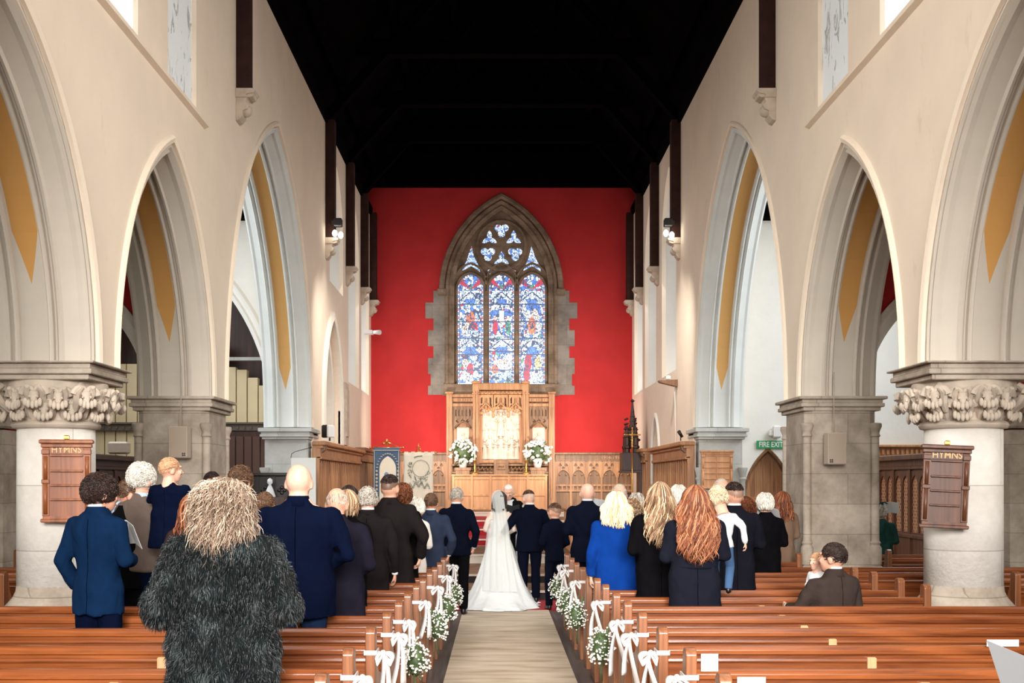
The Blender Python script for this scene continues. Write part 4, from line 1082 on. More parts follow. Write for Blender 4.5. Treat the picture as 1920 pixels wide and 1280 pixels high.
tag(MB().bx(-3.94, -3.68, 32.6, 32.9, 6.1, 6.2).tube([(-3.72, 32.7, 6.15), (-3.45, 32.5, 6.12)], [.04, .07], 8).build('spot_bracket', white_paint), 'small white spotlight bracket high on the far left chancel wall', 'bracket')
# fire exit sign and lamp above the vestry door
x0, x1 = (1418 - VX) * 24 / FPX + CAMX, (1471 - VX) * 24 / FPX + CAMX; z1, z0 = EYE + (VY - 826) * 24 / FPX, EYE + (VY - 841) * 24 / FPX
o = empty('exit_sign', ((x0 + x1) / 2, 23.97, (z0 + z1) / 2), 0, 'green FIRE EXIT sign over the arched door', 'sign')
MB().box((0, 0, 0), (x1 - x0, .03, z1 - z0), 0, 0, .004).build('sign_board', grn, o)
text('lettering', 'FIRE EXIT', .155, (0, -.018, 0), (PI / 2, 0, 0), white_paint, o, .002, sx=.78, bold=.002)
tag(MB().box((5.70, 23.9, 2.93), (.16, .14, .26), 0, 0, .03).box((5.58, 23.92, 2.90), (.08, .1, .14), 0, 0, .03).build('emergency_lamp', white_paint), 'small white emergency lamp above the green sign', 'lamp')
# right: gallery panel on the transept wall
o = empty('wall_panelling', (6.05, 23.98, 0), 0, 'light oak panelling with a dentil cornice at the back of the right transept', 'wall panelling')
H = EYE + (VY - 834) / FPX * 24; MB().bx(0, 3.4, -.08, 0, 0, H - .03).build('panel_board', oak, o)
m = MB().bx(-.02, 3.45, -.2, 0, H - .05, H, 0, .01).bx(0, 3.4, -.12, -.08, H - .30, H - .24)
for k in range(34): m.bx(.03 + k * .1, .08 + k * .1, -.12, -.08, H - .2, H - .10)
m.build('cornice', oak_lt, o)
MB().box((1.45, -.14, H - .14), (.34, .12, .20), 0, 0, .02).build('notice_box', oak, o)
# screens along the aisle side
def lattice_mat():
    m, nt, b = new_mat('leaded_lattice'); b.inputs['Roughness'].default_value = .25
    co = coords(nt); s = nt.nodes.new('ShaderNodeSeparateXYZ'); nt.links.new(co, s.inputs[0])
    outs = []
    for sg in (1, -1):
        a = N(nt, 'ShaderNodeMath', operation='MULTIPLY_ADD'); nt.links.new(s.outputs[2], a.inputs[0]); a.inputs[1].default_value = 9; 
        q = N(nt, 'ShaderNodeMath', operation='MULTIPLY'); nt.links.new(s.outputs[1], q.inputs[0]); q.inputs[1].default_value = sg * 14
        nt.links.new(q.outputs[0], a.inputs[2])
        f = N(nt, 'ShaderNodeMath', operation='PINGPONG'); nt.links.new(a.outputs[0], f.inputs[0]); f.inputs[1].default_value = .5
        l = N(nt, 'ShaderNodeMath', operation='LESS_THAN'); nt.links.new(f.outputs[0], l.inputs[0]); l.inputs[1].default_value = .13
        outs.append(l.outputs[0])
    mx = N(nt, 'ShaderNodeMath', operation='MAXIMUM'); nt.links.new(outs[0], mx.inputs[0]); nt.links.new(outs[1], mx.inputs[1])
    nt.links.new(mix(nt, mx.outputs[0], rgb(150, 66, 34), rgb(226, 190, 150)), b.inputs['Base Color'])
    return m
lat = lattice_mat()
def screen(s, y0, y1, mat, label, lattice):
    o = empty('wooden_screen', (s * 6.95, y0, 0), 0, label, 'screen'); L = y1 - y0; H = 2.36
    MB().bx(0, s * .08, 0, L, 0, .95).bx(0, s * .08, 0, L, H - .3, H - .02).build('panel_board', mat, o)
    m = MB().bx(-s * .12, s * .1, -.02, L, H - .1, H, 0, .015).bx(-s * .06, 0, -.02, L, H - .26, H - .2, 0, .01).bx(-s * .06, 0, 0, L, .93, 1.0, 0, .01).bx(-s * .04, 0, 0, L, 0, .12)
    m.build('rail', mat, o)
    n = int(L / .72); mm = MB(); g = MB(); t = MB()
    for k in range(n + 1): mm.bx(-s * .035, s * .08, k * L / n - .06, k * L / n + .06, 0, H - .25, 0, .01)
    for k in range(n):
        c = (k + .5) * L / n; h = L / n / 2 - .03
        t.plate([(c - h, 1.0), (c - h, H - .28), (c + h, H - .28), (c + h, 1.0)], [arch_pts(c - h * .5, h * .40, 1.8, .2, 0, 6, 1.03), arch_pts(c + h * .5, h * .40, 1.8, .2, 0, 6, 1.03)], .03, lambda u, v, d: (s * (.0 + d), u, v))
    g.bx(s * .012, s * .05, 0, L, 1.0, H - .3)
    mm.build('mullion', mat, o); t.build('arched_opening', mat, o); g.build('lattice_glazing' if lattice else 'back_board', lat if lattice else dark_wd, o)
    return o
screen(1, 16.45, 23.6, brown_scr := wood('screen_wood', rgb(132, 84, 54), rgb(70, 36, 20), 'z', .4), 'brown wooden screen with leaded lattice lights beyond the right aisle', True)
screen(-1, 16.45, 23.6, dark_wd, 'very dark carved wooden screen beyond the left aisle', False)
tag(MB().box((0, 0, 0), (.34, .2, .22), 0, 0, .03).build('box_speaker', grey_box), 'small beige box speaker standing on the dark screen before the organ', 'speaker').location = (-6.82, 20.3, 2.49)

# organ in the left transept
OY = 25.0
og = empty('pipe_organ', (-6.8, OY, 0), 0, 'organ with square cream wooden pipes behind the left arcade', 'organ')
ox = lambda px: (px - VX) / FPX * OY + CAMX + 6.8
oz = lambda py: EYE + (VY - py) / FPX * OY
k = 0; px = 176
while px < 492:
    top = 682 if px < 245 else 650 if px < 262 else 640 if px < 420 else 688 + max(0, (px - 437)) * .72
    MB().bx(ox(px), ox(px + 18.6), 0, .22, oz(796), oz(top), 0, .006).build('upper_pipe', pipe_m, og)
    if px < 400: MB().bx(ox(px), ox(px + 18.6), .02, .22, .6, oz(806), 0, .006).build('lower_pipe', pipe_m, og)
    px += 20.6; k += 1
m = MB().bx(ox(160), ox(507), -.12, .3, oz(808), oz(793), 0, .01).bx(ox(160), ox(507), -.18, .3, oz(796), oz(792), 0, .01)
for q in range(28): m.box((ox(160 + q * 12.5), -.13, oz(802)), (.05, .03, .05), 0)
m.build('case_beam', plain('organ_beam', rgb(96, 84, 72), .5), og)
m = MB().bx(ox(418), ox(507), -.1, .2, 0, oz(809)); m.build('case_panel', dark_wd, og)
m = MB()
for a in range(5): m.bx(ox(430 + a * 15.4), ox(443 + a * 15.4), -.13, -.1, .9, oz(818), 0, .01)
m.build('door_panel', plain('organ_door_wood', rgb(86, 56, 44), .5), og)
MB().bx(ox(160), ox(418), .0, .4, 0, .6).bx(-2.4, 1.7, .5, .6, 0, 6).build('case_base', dark_wd, og)
tag(MB().bx(-6.0, -4.95, 24.7, 24.85, oz(678), oz(672)).build('tie_bar', grey_st), 'pale horizontal bar crossing above the organ pipes', 'beam')
# dark carved desk, music stand and microphone at the left chancel entrance
o = empty('carved_desk', (-4.35, 20.9, 0), 0, 'black carved desk before the left grey half pier', 'desk')
ztop = EYE + (VY - 886) / FPX * 20.9
MB().bx(-.5, .5, 0, .3, 0, ztop - .05).build('desk_body', black_wd2 := wood('ebonised_wood', rgb(44, 32, 28), rgb(18, 12, 10), 'z', .4), o)
MB().bx(-.56, .56, -.08, .36, ztop - .06, ztop, 0, .012).build('desk_top', black_wd2, o)
m = MB()
for c in (-.45, -.15, .15, .45): m.bx(c - .03, c + .03, -.03, 0, 0, ztop - .06)
for c in (-.3, 0, .3):
    for q in range(4): m.ell((c + .05 * math.cos(q * PI / 2), -.02, ztop - .32 + .05 * math.sin(q * PI / 2)), (.035, .02, .035), 8, 6)
m.build('carving', black_wd2, o)
tag(MB().lathe([(.10, 0), (.10, .02), (.05, .16), (.02, .22), (.05, .25), (.045, .31), (0, .34)], n=14).build('statuette', plain('white_ceramic', rgb(214, 216, 214), .5)), 'small white statuette in front of the carved desk', 'statuette').location = (-4.15, 20.3, 1.62)
tag(MB().bx(-.3, .3, -.2, .2, 0, 1.62).build('side_table', dark_wd), 'dark side table under the white statuette', 'table').location = (-4.15, 20.3, 0)
def clear_mat():
    m, nt, b = new_mat('frosted_acrylic'); b.inputs['Base Color'].default_value = rgb(226, 228, 222); b.inputs['Roughness'].default_value = .3; b.inputs['Alpha'].default_value = .72
    return m
Y = 19.4; zt = EYE + (VY - 858) / FPX * Y
o = empty('lectern', ((569 - VX) / FPX * Y + CAMX, Y, .165), 0, 'frosted acrylic lectern with a thin gooseneck microphone at the left of the chancel step', 'lectern')
MB().bx(-.21, .21, 0, .012, .9, zt - .165, 0, .003).build('acrylic_panel', clear_mat(), o); MB().bx(-.2, .2, -.2, .2, 0, .04).build('base_plate', grey_box, o); MB().bx(-.05, .05, .012, .05, 0, 1.0).build('stand', grey_box, o)
MB().tube([(-.21, -.01, zt - .165), (-.20, -.01, zt - .10), (-.14, -.01, zt - .06), (.1, -.02, zt + .0)], .006, 6).ell((.12, -.02, zt + .01), (.025, .02, .02), 8, 6).build('microphone', black, o)
# ---------------------------------------------------------------- pews
PZ = .12
ROWS = [5.47, 6.31, 7.21, 8.05, 8.79, 9.46, 10.20, 10.86, 11.62, 12.25, 12.95, 13.75, 14.62]
ORD = 'first second third fourth fifth sixth seventh eighth ninth tenth eleventh twelfth thirteenth'.split()
def aisle_x(y): return .74 + max(0, 13 - y) * .025
def pew(s, y, x0, x1, label, group, ends=(1, 1), bracket=True):
    o = empty('pew', (s * x0, y, 0), 0, label, 'pew', group); L = x1 - x0
    m = MB(); F = lambda u: (lambda a, b: (s * u, a, b))
    sec = [(-.035, .815), (-.035, .845), (-.02, .868), (.01, .87), (.035, .855), (.035, .815)]
    def ext(pts, mi=0, a=.03, b=L - .03):
        m.rings([[(s * a, p, q) for p, q in pts], [(s * b, p, q) for p, q in pts]], mi, False)
    ext(sec); m.build('top_rail', pine, o, .004)
    m = MB(); ext([(-.012, .46), (-.012, .82), (.015, .82), (.015, .46)]); m.build('back_panel', pine, o)
    m = MB(); ext([(-.030, .765), (-.034, .775), (-.030, .788), (-.012, .788), (-.012, .765)]); ext([(-.028, .44), (-.028, .50), (.02, .50), (.02, .44)]); m.build('moulding', pine, o)
    m = MB(); ext([(.0, .43), (.0, .465), (.34, .475), (.355, .46), (.35, .43)]); ext([(.30, PZ), (.30, .43), (.32, .43), (.32, PZ)]); m.build('seat', pine, o)
    m = MB(); ext([(-.17, .70), (-.17, .718), (-.012, .728), (-.012, .70)], 0, .1, L - .1); 
    prof = [(-.055, 0), (-.055, .955), (-.04, .975), (-.015, .985), (.02, .985), (.045, .975), (.06, .955), (.065, .88), (.09, .80), (.15, .70), (.24, .66), (.30, .655), (.35, .64), (.37, .60), (.36, .50), (.35, .42), (.35, 0)]
    for e, a in ((ends[0], 0), (ends[1], L - .062)):
        if e:
            mm = MB().poly(prof, a, a + .062, lambda u, v, d: (s * d, u, v)); mm.build('pew_end', pine_end, o, .007)
    if bracket and x0 < 2 and x1 > 2.6:
        bx_ = 2.22 + .12 - x0 - .12
        MB().bx(s * (bx_ - .028), s * (bx_ + .028), -.045, -.012, .60, .80, 0, .006).build('back_strap', oak_lt, o)
    return o
for s in (-1, 1):
    side = 'left' if s < 0 else 'right'
    for i, y in enumerate(ROWS):
        ax_ = aisle_x(y)
        lab = 'varnished pine pew %s of the aisle, %s row counted from the camera' % (side, ORD[i])
        if y < 9.9 : pew(s, y, ax_, 4.95, lab, 'pine pews beside the aisle')
        elif y < 12.7: 
            pew(s, y, ax_, 3.72, lab, 'pine pews beside the aisle')
            pew(s, y, 5.1, 7.5, 'pine pew in the %s side aisle beyond the round column, %s row' % (side, ORD[i]), 'pews in the side aisles')
        elif y < 14.4: pew(s, y, ax_, 7.5, lab, 'pine pews beside the aisle')
        else:
            pew(s, y, ax_, 3.75, lab, 'pine pews beside the aisle')
    for k, y in enumerate((15.4, 16.1) if s > 0 else (15.4,)):
        pew(s, y, 5.1, 6.6, 'short pew at the far end of the %s side aisle, %s' % (side, ('before the pier', 'last one')[k]), 'pews in the side aisles')
# ribbons and hanging bunches on the pew ends
def ribbon(s, i, variant):
    y = ROWS[i]; x = s * aisle_x(y); f = s
    o = empty('ribbon_bow', (x, y - .0, .83), 0, 'white satin bow on the %s side of the aisle, %s pew end' % ('left' if s < 0 else 'right', ORD[i]), 'ribbon bow', 'ribbon bows on the pew ends')
    rn = random.Random(i * 7 + (s > 0))
    xo = -f * .012
    # band round the post
    MB().bx(-f * .006, f * .068, -.064, -.058, -.014, .014).bx(-f * .012, -f * .004, -.062, .08, -.014, .014).bx(f * .064, f * .070, -.06, .05, -.014, .014).build('band', satin, o)
    m = MB()
    def strip(pts, wd, ax=Vector((0, 1, 0))):
        vs = []; 
        for k, p in enumerate(pts):
            wv = wd[k] if isinstance(wd, (list, tuple)) else wd
            p = Vector(p); vs += [p + ax * wv, p - ax * wv]
        m.add(vs, [(2 * k, 2 * k + 1, 2 * k + 3, 2 * k + 2) for k in range(len(pts) - 1)], 0, True)
    up = Vector((0, 0, 1))
    for sg in (-1, 1):   # two loops standing out to the aisle
        L = .072 + rn.uniform(-.015, .015)
        pts = [(xo - f * .04 + sg * L * math.sin(t * PI) * .8, -.07 + .02 * math.sin(t * 2 * PI), .022 * math.sin(t * 2 * PI) - .045 * math.sin(t * PI)) for t in [k / 12 for k in range(13)]]
        strip(pts, [.010 + .020 * math.sin(k / 12 * PI) for k in range(13)], (Vector((.25 * sg, .75, .6))).normalized())
    m.build('bow_loop', satin, o).modifiers.new('s', 'SOLIDIFY').thickness = .0015
    m = MB(); m.ell((xo - f * .04, -.072, .0), (.020, .018, .022), 8, 6); m.build('knot', satin, o)
    for q, sg in enumerate((-1, 1)):
        m = MB(); L = .34 + rn.uniform(-.08, .08)
        pts = [(xo - f * (.04 + .02 * math.sin(t * 3 + q)) + sg * .05 * t, -.075 + .3 * sg * (.012 + .04 * t) + .015 * math.sin(t * 6 + q * 2), -.01 - L * t) for t in [k / 10 for k in range(11)]]
        strip(pts, [.012 + .012 * k / 10 for k in range(11)], Vector((-f * .75, sg * .5, 0)).normalized())
        m.build('tail', satin, o).modifiers.new('s', 'SOLIDIFY').thickness = .0015
    return o
for s in (-1, 1):
    for i in ((0, 1, 2, 3, 4, 6, 8, 10, 12) if s < 0 else (0, 1, 2, 3, 4, 6, 9, 11, 12)):
        ribbon(s, i, 0)
    for i in ((4, 7, 9, 11) if s < 0 else (5, 8, 10, 12)):
        y = ROWS[i]; x = s * (aisle_x(y) - .10)
        o = bouquet('flower_bunch', (x, y - .05, .54), (.11, .12, .17), 'hanging bunch of small white flowers and leaves, %s pew end on the %s' % (ORD[i], 'left' if s < 0 else 'right'), 'flower bunch', 'flower bunches on the pew ends', 190, i + 20, 150, bl=.0095)
        MB().tube([(s * .06, 0, .12), (s * .02, 0, 0), (0, 0, -.2), (.01, .02, -.28)], .008, 6).tube([(s * .07, 0, .2), (s * .03, 0, .05)], .012, 6).build('stem', leaf, o)
# sheets of paper
def sheet(name, pts, label, cat='paper sheet', lines=0, group=None):
    m = MB(); P_ = [Vector(p) for p in pts]; c = sum(P_, Vector()) / len(P_); nrm = (P_[1] - P_[0]).cross(P_[2] - P_[0]).normalized() * .001
    n = len(P_); m.add([p - c - nrm for p in P_] + [p - c + nrm for p in P_], [tuple(reversed(range(n))), tuple(range(n, 2 * n))] + [(k, (k + 1) % n, n + (k + 1) % n, n + k) for k in range(n)])
    o = empty(name, c, 0, label, cat, group); m.build('page', paper, o)
    if lines:
        q = MB(); e = (P_[1] - P_[0]); u = (P_[3] - P_[0])
        for k in range(lines):
            a = P_[0] + u * ((k + 1) / (lines + 2)) + e * .1 - c + nrm * 1.6; b = a + e * (.75 if k % 3 else .5); h = u * .012
            q.add([a, b, b + h, a + h], [(0, 1, 2, 3)])
        q.build('print', ink, o)
    return o
def notice(px0, px1, py0, py1, y, label, lines=6):
    x0, x1 = [(p - VX) / FPX * y + CAMX for p in (px0, px1)]; z0, z1 = [EYE + (VY - p) / FPX * y for p in (py1, py0)]
    return sheet('notice', [(x0, y - .040, z1), (x1, y - .040, z1), (x1, y - .040, z0), (x0, y - .040, z0)], label, 'notice', lines, 'notices on the pews')
notice(1312, 1344, 1223, 1256, 6.31, 'white printed notice on the back of the second pew on the right')
notice(1379, 1432, 1266, 1300, 5.47, 'white printed notice on the nearest pew at the right of the aisle')
notice(1845, 1905, 1197, 1210, 7.19, 'white card behind the large paper at the right edge', 0)
Yp = 4.3
q = lambda px, py, dy=0: ((px - VX) / FPX * (Yp + dy) + CAMX, Yp + dy, EYE + (VY - py) / FPX * (Yp + dy))
o = sheet('order_of_service', [q(1850, 1200), q(1960, 1246, -.15), q(2010, 1400, -.1), q(1915, 1400, 0)], 'large white folded service paper standing up at the lower right corner', 'paper sheet')
cx, cy, cz = o.location
MB().poly([(-.01, -.6), (.01, -.6), (.01, .0), (-.01, .0)], -.01, .01, lambda u, v, d: (u + .02, d + .02, v - .18)).build('stick_holder', paper, o)
o_paper = [c for c in o.children if c.name.startswith('page')][0]
o_paper.data.materials[0] = plain('service_paper', rgb(126, 126, 126), .8)
# ---------------------------------------------------------------- people
from mathutils import noise as mnoise
def voxel(mb, vox, smooth=2, fold=0, fscale=7, seed=0, fz=1.0, k=1.0):
    """melt overlapping pieces into one continuous surface"""
    me = bpy.data.meshes.new('t'); me.from_pydata([tuple(p) for p in mb.v], [], mb.f); me.update()
    import bmesh
    b = bmesh.new(); b.from_mesh(me); bmesh.ops.recalc_face_normals(b, faces=b.faces); b.to_mesh(me); b.free()
    ob = bpy.data.objects.new('t', me); C.objects.link(ob)
    r = ob.modifiers.new('r', 'REMESH'); r.mode = 'VOXEL'; r.voxel_size = vox; r.use_smooth_shade = True
    if smooth: s_ = ob.modifiers.new('s', 'SMOOTH'); s_.factor = .5; s_.iterations = smooth
    out = bpy.data.meshes.new_from_object(ob.evaluated_get(bpy.context.evaluated_depsgraph_get()))
    bpy.data.objects.remove(ob); bpy.data.meshes.remove(me)
    n = len(out.vertices)
    if fold and n:
        co = np.empty(n * 3, dtype=np.float32); out.vertices.foreach_get('co', co); co = co.reshape(-1, 3)
        no = np.empty(n * 3, dtype=np.float32); out.vertices.foreach_get('normal', no); no = no.reshape(-1, 3)
        d = np.array([mnoise.noise(Vector((x * fscale + seed, y * fscale, z * fscale * fz))) + .5 * mnoise.noise(Vector((x * fscale * 2.3 + seed, y * fscale * 2.3, z * fscale * 2.0 * fz + x * 6))) for x, y, z in co], dtype=np.float32)
        co += no * (d * fold)[:, None]; out.vertices.foreach_set('co', co.ravel()); out.update()
    out.shade_smooth()
    return out
def link(name, me, mat, parent):
    me.name = name; me.materials.clear(); me.materials.append(mat)
    o = bpy.data.objects.new(name, me); C.objects.link(o); o.parent = parent; return o
def skin_mat(name, col):
    if name in MATS: return MATS[name]
    m, nt, b = new_mat(name); b.inputs['Roughness'].default_value = .5; b.inputs['Subsurface Weight'].default_value = .08; b.inputs['Subsurface Radius'].default_value = (.02, .008, .004)
    n = N(nt, 'ShaderNodeTexNoise', Scale=9, Detail=4); nt.links.new(coords(nt), n.inputs[0])
    d = (col[0] * .88, col[1] * .78, col[2] * .74, 1)
    nt.links.new(ramp(nt, n.outputs[0], [(.35, d), (.65, col)]), b.inputs['Base Color']); return m
SK = skin_mat('skin', rgb(212, 162, 136)); SKP = skin_mat('pale_skin', rgb(222, 178, 154)); SKR = skin_mat('ruddy_skin', rgb(222, 160, 134))
eye_m = plain('eye_dark', rgb(50, 40, 36), .2); lip_m = plain('lips', rgb(176, 96, 88), .5); shoe_m = plain('black_leather', rgb(22, 18, 18), .35)
def hair_mat(name, *cols): return MATS.get(name) or stranded(name, list(cols))
H_DARK = hair_mat('dark_brown_hair', rgb(20, 13, 11), rgb(44, 28, 22), rgb(74, 48, 36))
H_BRN = hair_mat('brown_hair', rgb(50, 32, 22), rgb(96, 66, 46), rgb(140, 104, 76))
H_GREY = hair_mat('grey_hair', rgb(120, 108, 96), rgb(186, 174, 158), rgb(228, 220, 208))
H_WHT = hair_mat('white_hair', rgb(190, 178, 162), rgb(226, 218, 204), rgb(248, 244, 236))
H_BLD = hair_mat('pale_blonde_hair', rgb(196, 158, 112), rgb(238, 214, 176), rgb(255, 244, 222))
H_HIL = hair_mat('highlighted_hair', rgb(74, 48, 34), rgb(150, 112, 80), rgb(236, 208, 170))
H_RED = hair_mat('copper_hair', rgb(72, 34, 20), rgb(138, 78, 48), rgb(206, 142, 100))
H_AUB = hair_mat('auburn_hair', rgb(40, 16, 10), rgb(104, 52, 28), rgb(176, 104, 60))
H_BABY = hair_mat('fine_fair_hair', rgb(170, 120, 84), rgb(206, 158, 118), rgb(232, 194, 156))
H_ASH = hair_mat('ash_blonde_curly_hair', rgb(70, 54, 43), rgb(150, 124, 103), rgb(222, 200, 176))
FAR = 12.0
ARM = dict(down=((.232, -.02, 1.12), (.236, .07, .88)), book=((.235, -.01, 1.14), (.10, .27, 1.13)), clasp=((.245, -.02, 1.12), (.06, .21, .99)),
           pocket=((.272, -.05, 1.13), (.225, .07, .93)), fold=((.27, .0, 1.14), (-.02, .20, 1.12)))
def person(label, X, Y, z0, H, yaw=0, wide=1.0, deep=1.0, skin=None, hair=None, top=None, bottom=None, arms=('book', 'book'), nod=.0, turn=0, tilt=0,
           hs=1.0, lean=0, sit=False, vox=None, group=None, shirt=None, carry=False, extra=None, nolegs=False, hem=.82, topname='jacket', fine=False):
    skin = skin or SK; k = H / 1.75
    root = empty('person', (X, Y, z0), yaw, label, 'person', group)
    drop = -.43 if sit else 0
    def T(p): return Vector((p[0] * k, (p[1] + lean * max(0, p[2] - .9)) * k, (p[2] + drop) * k))
    piv = Vector((0, -.01, 1.50))
    RM = Matrix.Rotation(turn, 3, 'Z') @ Matrix.Rotation(tilt, 3, 'Y') @ Matrix.Rotation(-nod, 3, 'X')
    def Hd(p):
        q = piv + RM @ ((Vector(p) - piv) * hs * 1.10); q.z -= .032; return T(q)
    def mov(mb, fn): mb.v = [tuple(fn(p)) for p in mb.v]; return mb
    near = Y < FAR
    vox = vox or (.0085 if fine else (.0115 if near else .014)) * max(k, .55)
    # --- head
    h = MB(); h.ell((0, -.012, 1.650), (.080, .098, .095), 20, 14); h.ell((0, -.03, 1.675), (.070, .078, .070), 16, 10); h.ell((0, .045, 1.600), (.058, .060, .080), 16, 12); h.ell((0, .055, 1.555), (.040, .045, .036), 12, 8)
    h.tube([(0, .098, 1.645), (0, .122, 1.605), (0, .112, 1.597)], [.011, .017, .011], 8); h.ell((0, .088, 1.668), (.052, .022, .014), 12, 6)
    for s in (-1, 1):
        h.ell((s * .080, -.008, 1.62), (.012, .022, .034), 8, 8, rx=-.2); h.ell((s * .034, .085, 1.612), (.022, .02, .02), 8, 6)
    h.ell((0, .100, 1.570), (.024, .012, .009), 8, 6)
    h.tube([(0, -.022, 1.45), (0, -.012, 1.52), (0, 0, 1.585)], [.072, .062, .060], 14)
    mov(h, Hd)
    # --- limbs and torso under the clothes
    b = MB(); b.v, b.f, b.m, b.sm, b.tone = list(h.v), list(h.f), list(h.m), list(h.sm), list(h.tone)
    def ell_rings(zs, n=20):
        return [[T((w_ * wide * math.cos(a), yo + d_ * deep * math.sin(a), z)) for a in [2 * PI * q / n for q in range(n)]] for z, w_, d_, yo in zs]
    b.rings(ell_rings([(.86, .12, .09, 0), (1.0, .13, .09, 0), (1.12, .12, .085, 0), (1.3, .155, .09, 0), (1.42, .15, .08, 0), (1.47, .08, .06, -.015), (1.51, .055, .055, -.012)]))
    aps = []
    for s, a in zip((-1, 1), arms):
        el, wr = ARM[a] if isinstance(a, str) else a
        sh = Vector((s * .165 * wide, -.005, 1.405)); el = Vector((s * el[0] * wide, el[1], el[2])); wr = Vector((s * wr[0] * (wide if wr[0] > .15 else 1), wr[1] * (1 if deep < 1.1 else deep), wr[2]))
        aps.append((s, sh, el, wr))
        b.tube([T(sh), T(el), T(wr)], [.042 * k, .036 * k, .027 * k], 10)
        d = (wr - el).normalized(); up = Vector((0, 0, 1)); sd = Vector((s, 0, 0))
        # palm, four fingers of different length, thumb
        if abs(d.z) > .75: across = Vector((0, 1, 0)); curl = Vector((-s, 0, 0))
        else: across = Vector((0, 0, 1)); curl = (Vector((-s, .15, 0))).normalized()
        across = (across - d * across.dot(d)).normalized(); pc = wr + d * .055
        for q in range(4):
            o_ = (q - 1.5) * .0205
            b.tube([T(wr + across * o_ * .55), T(wr + d * .09 + across * o_)], [.017 * k, .0135 * k], 8)
            L = (.068, .080, .075, .058)[q]; p0 = wr + d * .088 + across * o_; p1 = p0 + (d * .75 + curl * .35).normalized() * L * .5; p2 = p1 + (d * .4 + curl * .8).normalized() * L * .32; p3 = p2 + (curl - d * .15).normalized() * L * .28
            b.tube([T(p0), T(p1), T(p2), T(p3)], [.0098 * k, .0090 * k, .0082 * k, .0066 * k], 7)
        tb = wr + d * .03 - across * .026 * 1 + curl * .004
        b.tube([T(tb), T(tb + (d * .6 - across * .6 + curl * .3).normalized() * .038), T(tb + (d * .9 - across * .5 + curl * .5).normalized() * .072)], [.0135 * k, .0112 * k, .0085 * k], 7)
    legs = []
    for s in (-1, 1):
        if sit: L = [Vector((s * .09, 0, .90)), Vector((s * .11, .42, .91)), Vector((s * .11, .46, .52))]
        elif carry: L = [Vector((s * .09, 0, .90)), Vector((s * .12, .12, .58)), Vector((s * .10, .06, .22))]
        else: L = [Vector((s * .088 * wide, 0, .90)), Vector((s * .095, .015, .50)), Vector((s * .098, -.01, .08))]
        legs.append((s, L))
        if not nolegs: b.tube([T(L[0]), T(L[1]), T(L[2])], [.06 * k, .045 * k, .035 * k], 10)
    bm = link('body', voxel(b, vox, 1), skin, root)
    # --- face details
    for s in (-1, 1):
        MBe = MB().ell((s * .033, .1015, 1.620), (.011, .005, .0055), 8, 6); mov(MBe, Hd).build('eye', eye_m, bm)
    mov(MB().ell((0, .1115, 1.571), (.020, .004, .0045), 8, 6), Hd).build('lips', lip_m, bm)
    # --- trousers and shoes
    if bottom and bottom[0] == 'trousers' and not nolegs:
        m = MB()
        m.rings(ell_rings([(.80, .13, .10, 0), (.90, .165, .122, 0), (1.0, .155, .112, 0), (1.06, .145, .10, 0)]))
        for s, L in legs: m.tube([T(L[0]), T(L[1]), T(L[2])], [.098 * k * (1 + .3 * (wide - 1)), .074 * k, .062 * k], 12)
        link('trousers', voxel(m, vox * 1.3, 2, .006 * k, 9, 3, .7), bottom[1], root)
    if not nolegs and not (bottom and bottom[0] == 'gown'):
        for s, L in legs:
            m = MB(); f = L[2]; m.ell(T((f.x, f.y + .07, f.z - .045)), (.046 * k, .135 * k, .038 * k), 14, 8); m.ell(T((f.x, f.y - .01, f.z - .02)), (.042 * k, .05 * k, .06 * k), 12, 8)
            link('shoe', voxel(m, .012 * k, 1), shoe_m, root)
    # --- upper garment
    if top:
        m = MB(); mt, cut = top; fat = {'suit': 1.0, 'coat': 1.10, 'knit': 1.06, 'shirt': .95, 'vest': .98, 'fur': 1.32, 'baby': 1.05}[cut]
        z = {'suit': hem, 'coat': min(hem, .62), 'knit': hem, 'shirt': .9, 'vest': .9, 'fur': .35, 'baby': .82}[cut]
        fl_ = {'coat': 1.12, 'fur': 1.18}.get(cut, 1.0)
        prof = []
        if z < .8: prof += [(z, .19 * fl_, .15 * fl_, 0), (.75, .19, .14, 0)]
        else: prof += [(z, .198, .146, 0)]
        prof += [(.95, .190, .138, 0), (1.08, .166 if cut != 'knit' else .175, .116, 0), (1.22, .186, .124, -.004), (1.33, .206, .126, -.008), (1.395, .200, .112, -.012), (1.435, .165, .098, -.018), (1.465, .120, .086, -.018), (1.495, .085, .076, -.016), (1.515, .074, .070, -.014)]
        n = 26; rs = []
        for (zz, w_, d_, yo) in prof:
            ww = w_ * fat * (wide if zz < 1.45 else 1); dd = d_ * fat * (deep if zz < 1.4 else 1)
            rs.append([T((ww * math.copysign(abs(math.cos(a)) ** .85, math.cos(a)), yo + dd * math.sin(a), zz)) for a in [2 * PI * q / n for q in range(n)]])
        m.rings(rs)
        for s, sh, el, wr in aps:
            sf = fat if cut != 'fur' else 1.5
            if cut == 'vest': continue
            dd = (wr - el).normalized(); wr2 = wr - dd * .005
            m.ell(T((s * .165 * wide, -.01, 1.395)), (.072 * k * sf, .072 * k * sf, .062 * k * sf), 12, 8)
            m.tube([T(sh), T(sh.lerp(el, .5)), T(el), T(el.lerp(wr2, .5)), T(wr2)], [.072 * k * sf, .068 * k * sf, .060 * k * sf, .054 * k * sf, .045 * k * sf], 12)
            m.ell(T(el), (.055 * k * sf,) * 3, 10, 8)
        fold = {'suit': .014, 'coat': .015, 'knit': .014, 'shirt': .016, 'vest': .006, 'fur': .035, 'baby': .014}[cut] * k
        tm = voxel(m, max(vox * 1.15, .012 * k), 3 if cut != 'fur' else 2, fold, 6.5 / k, X * 3.1 + Y, .8)
        tob = link(topname, tm, mt, root)
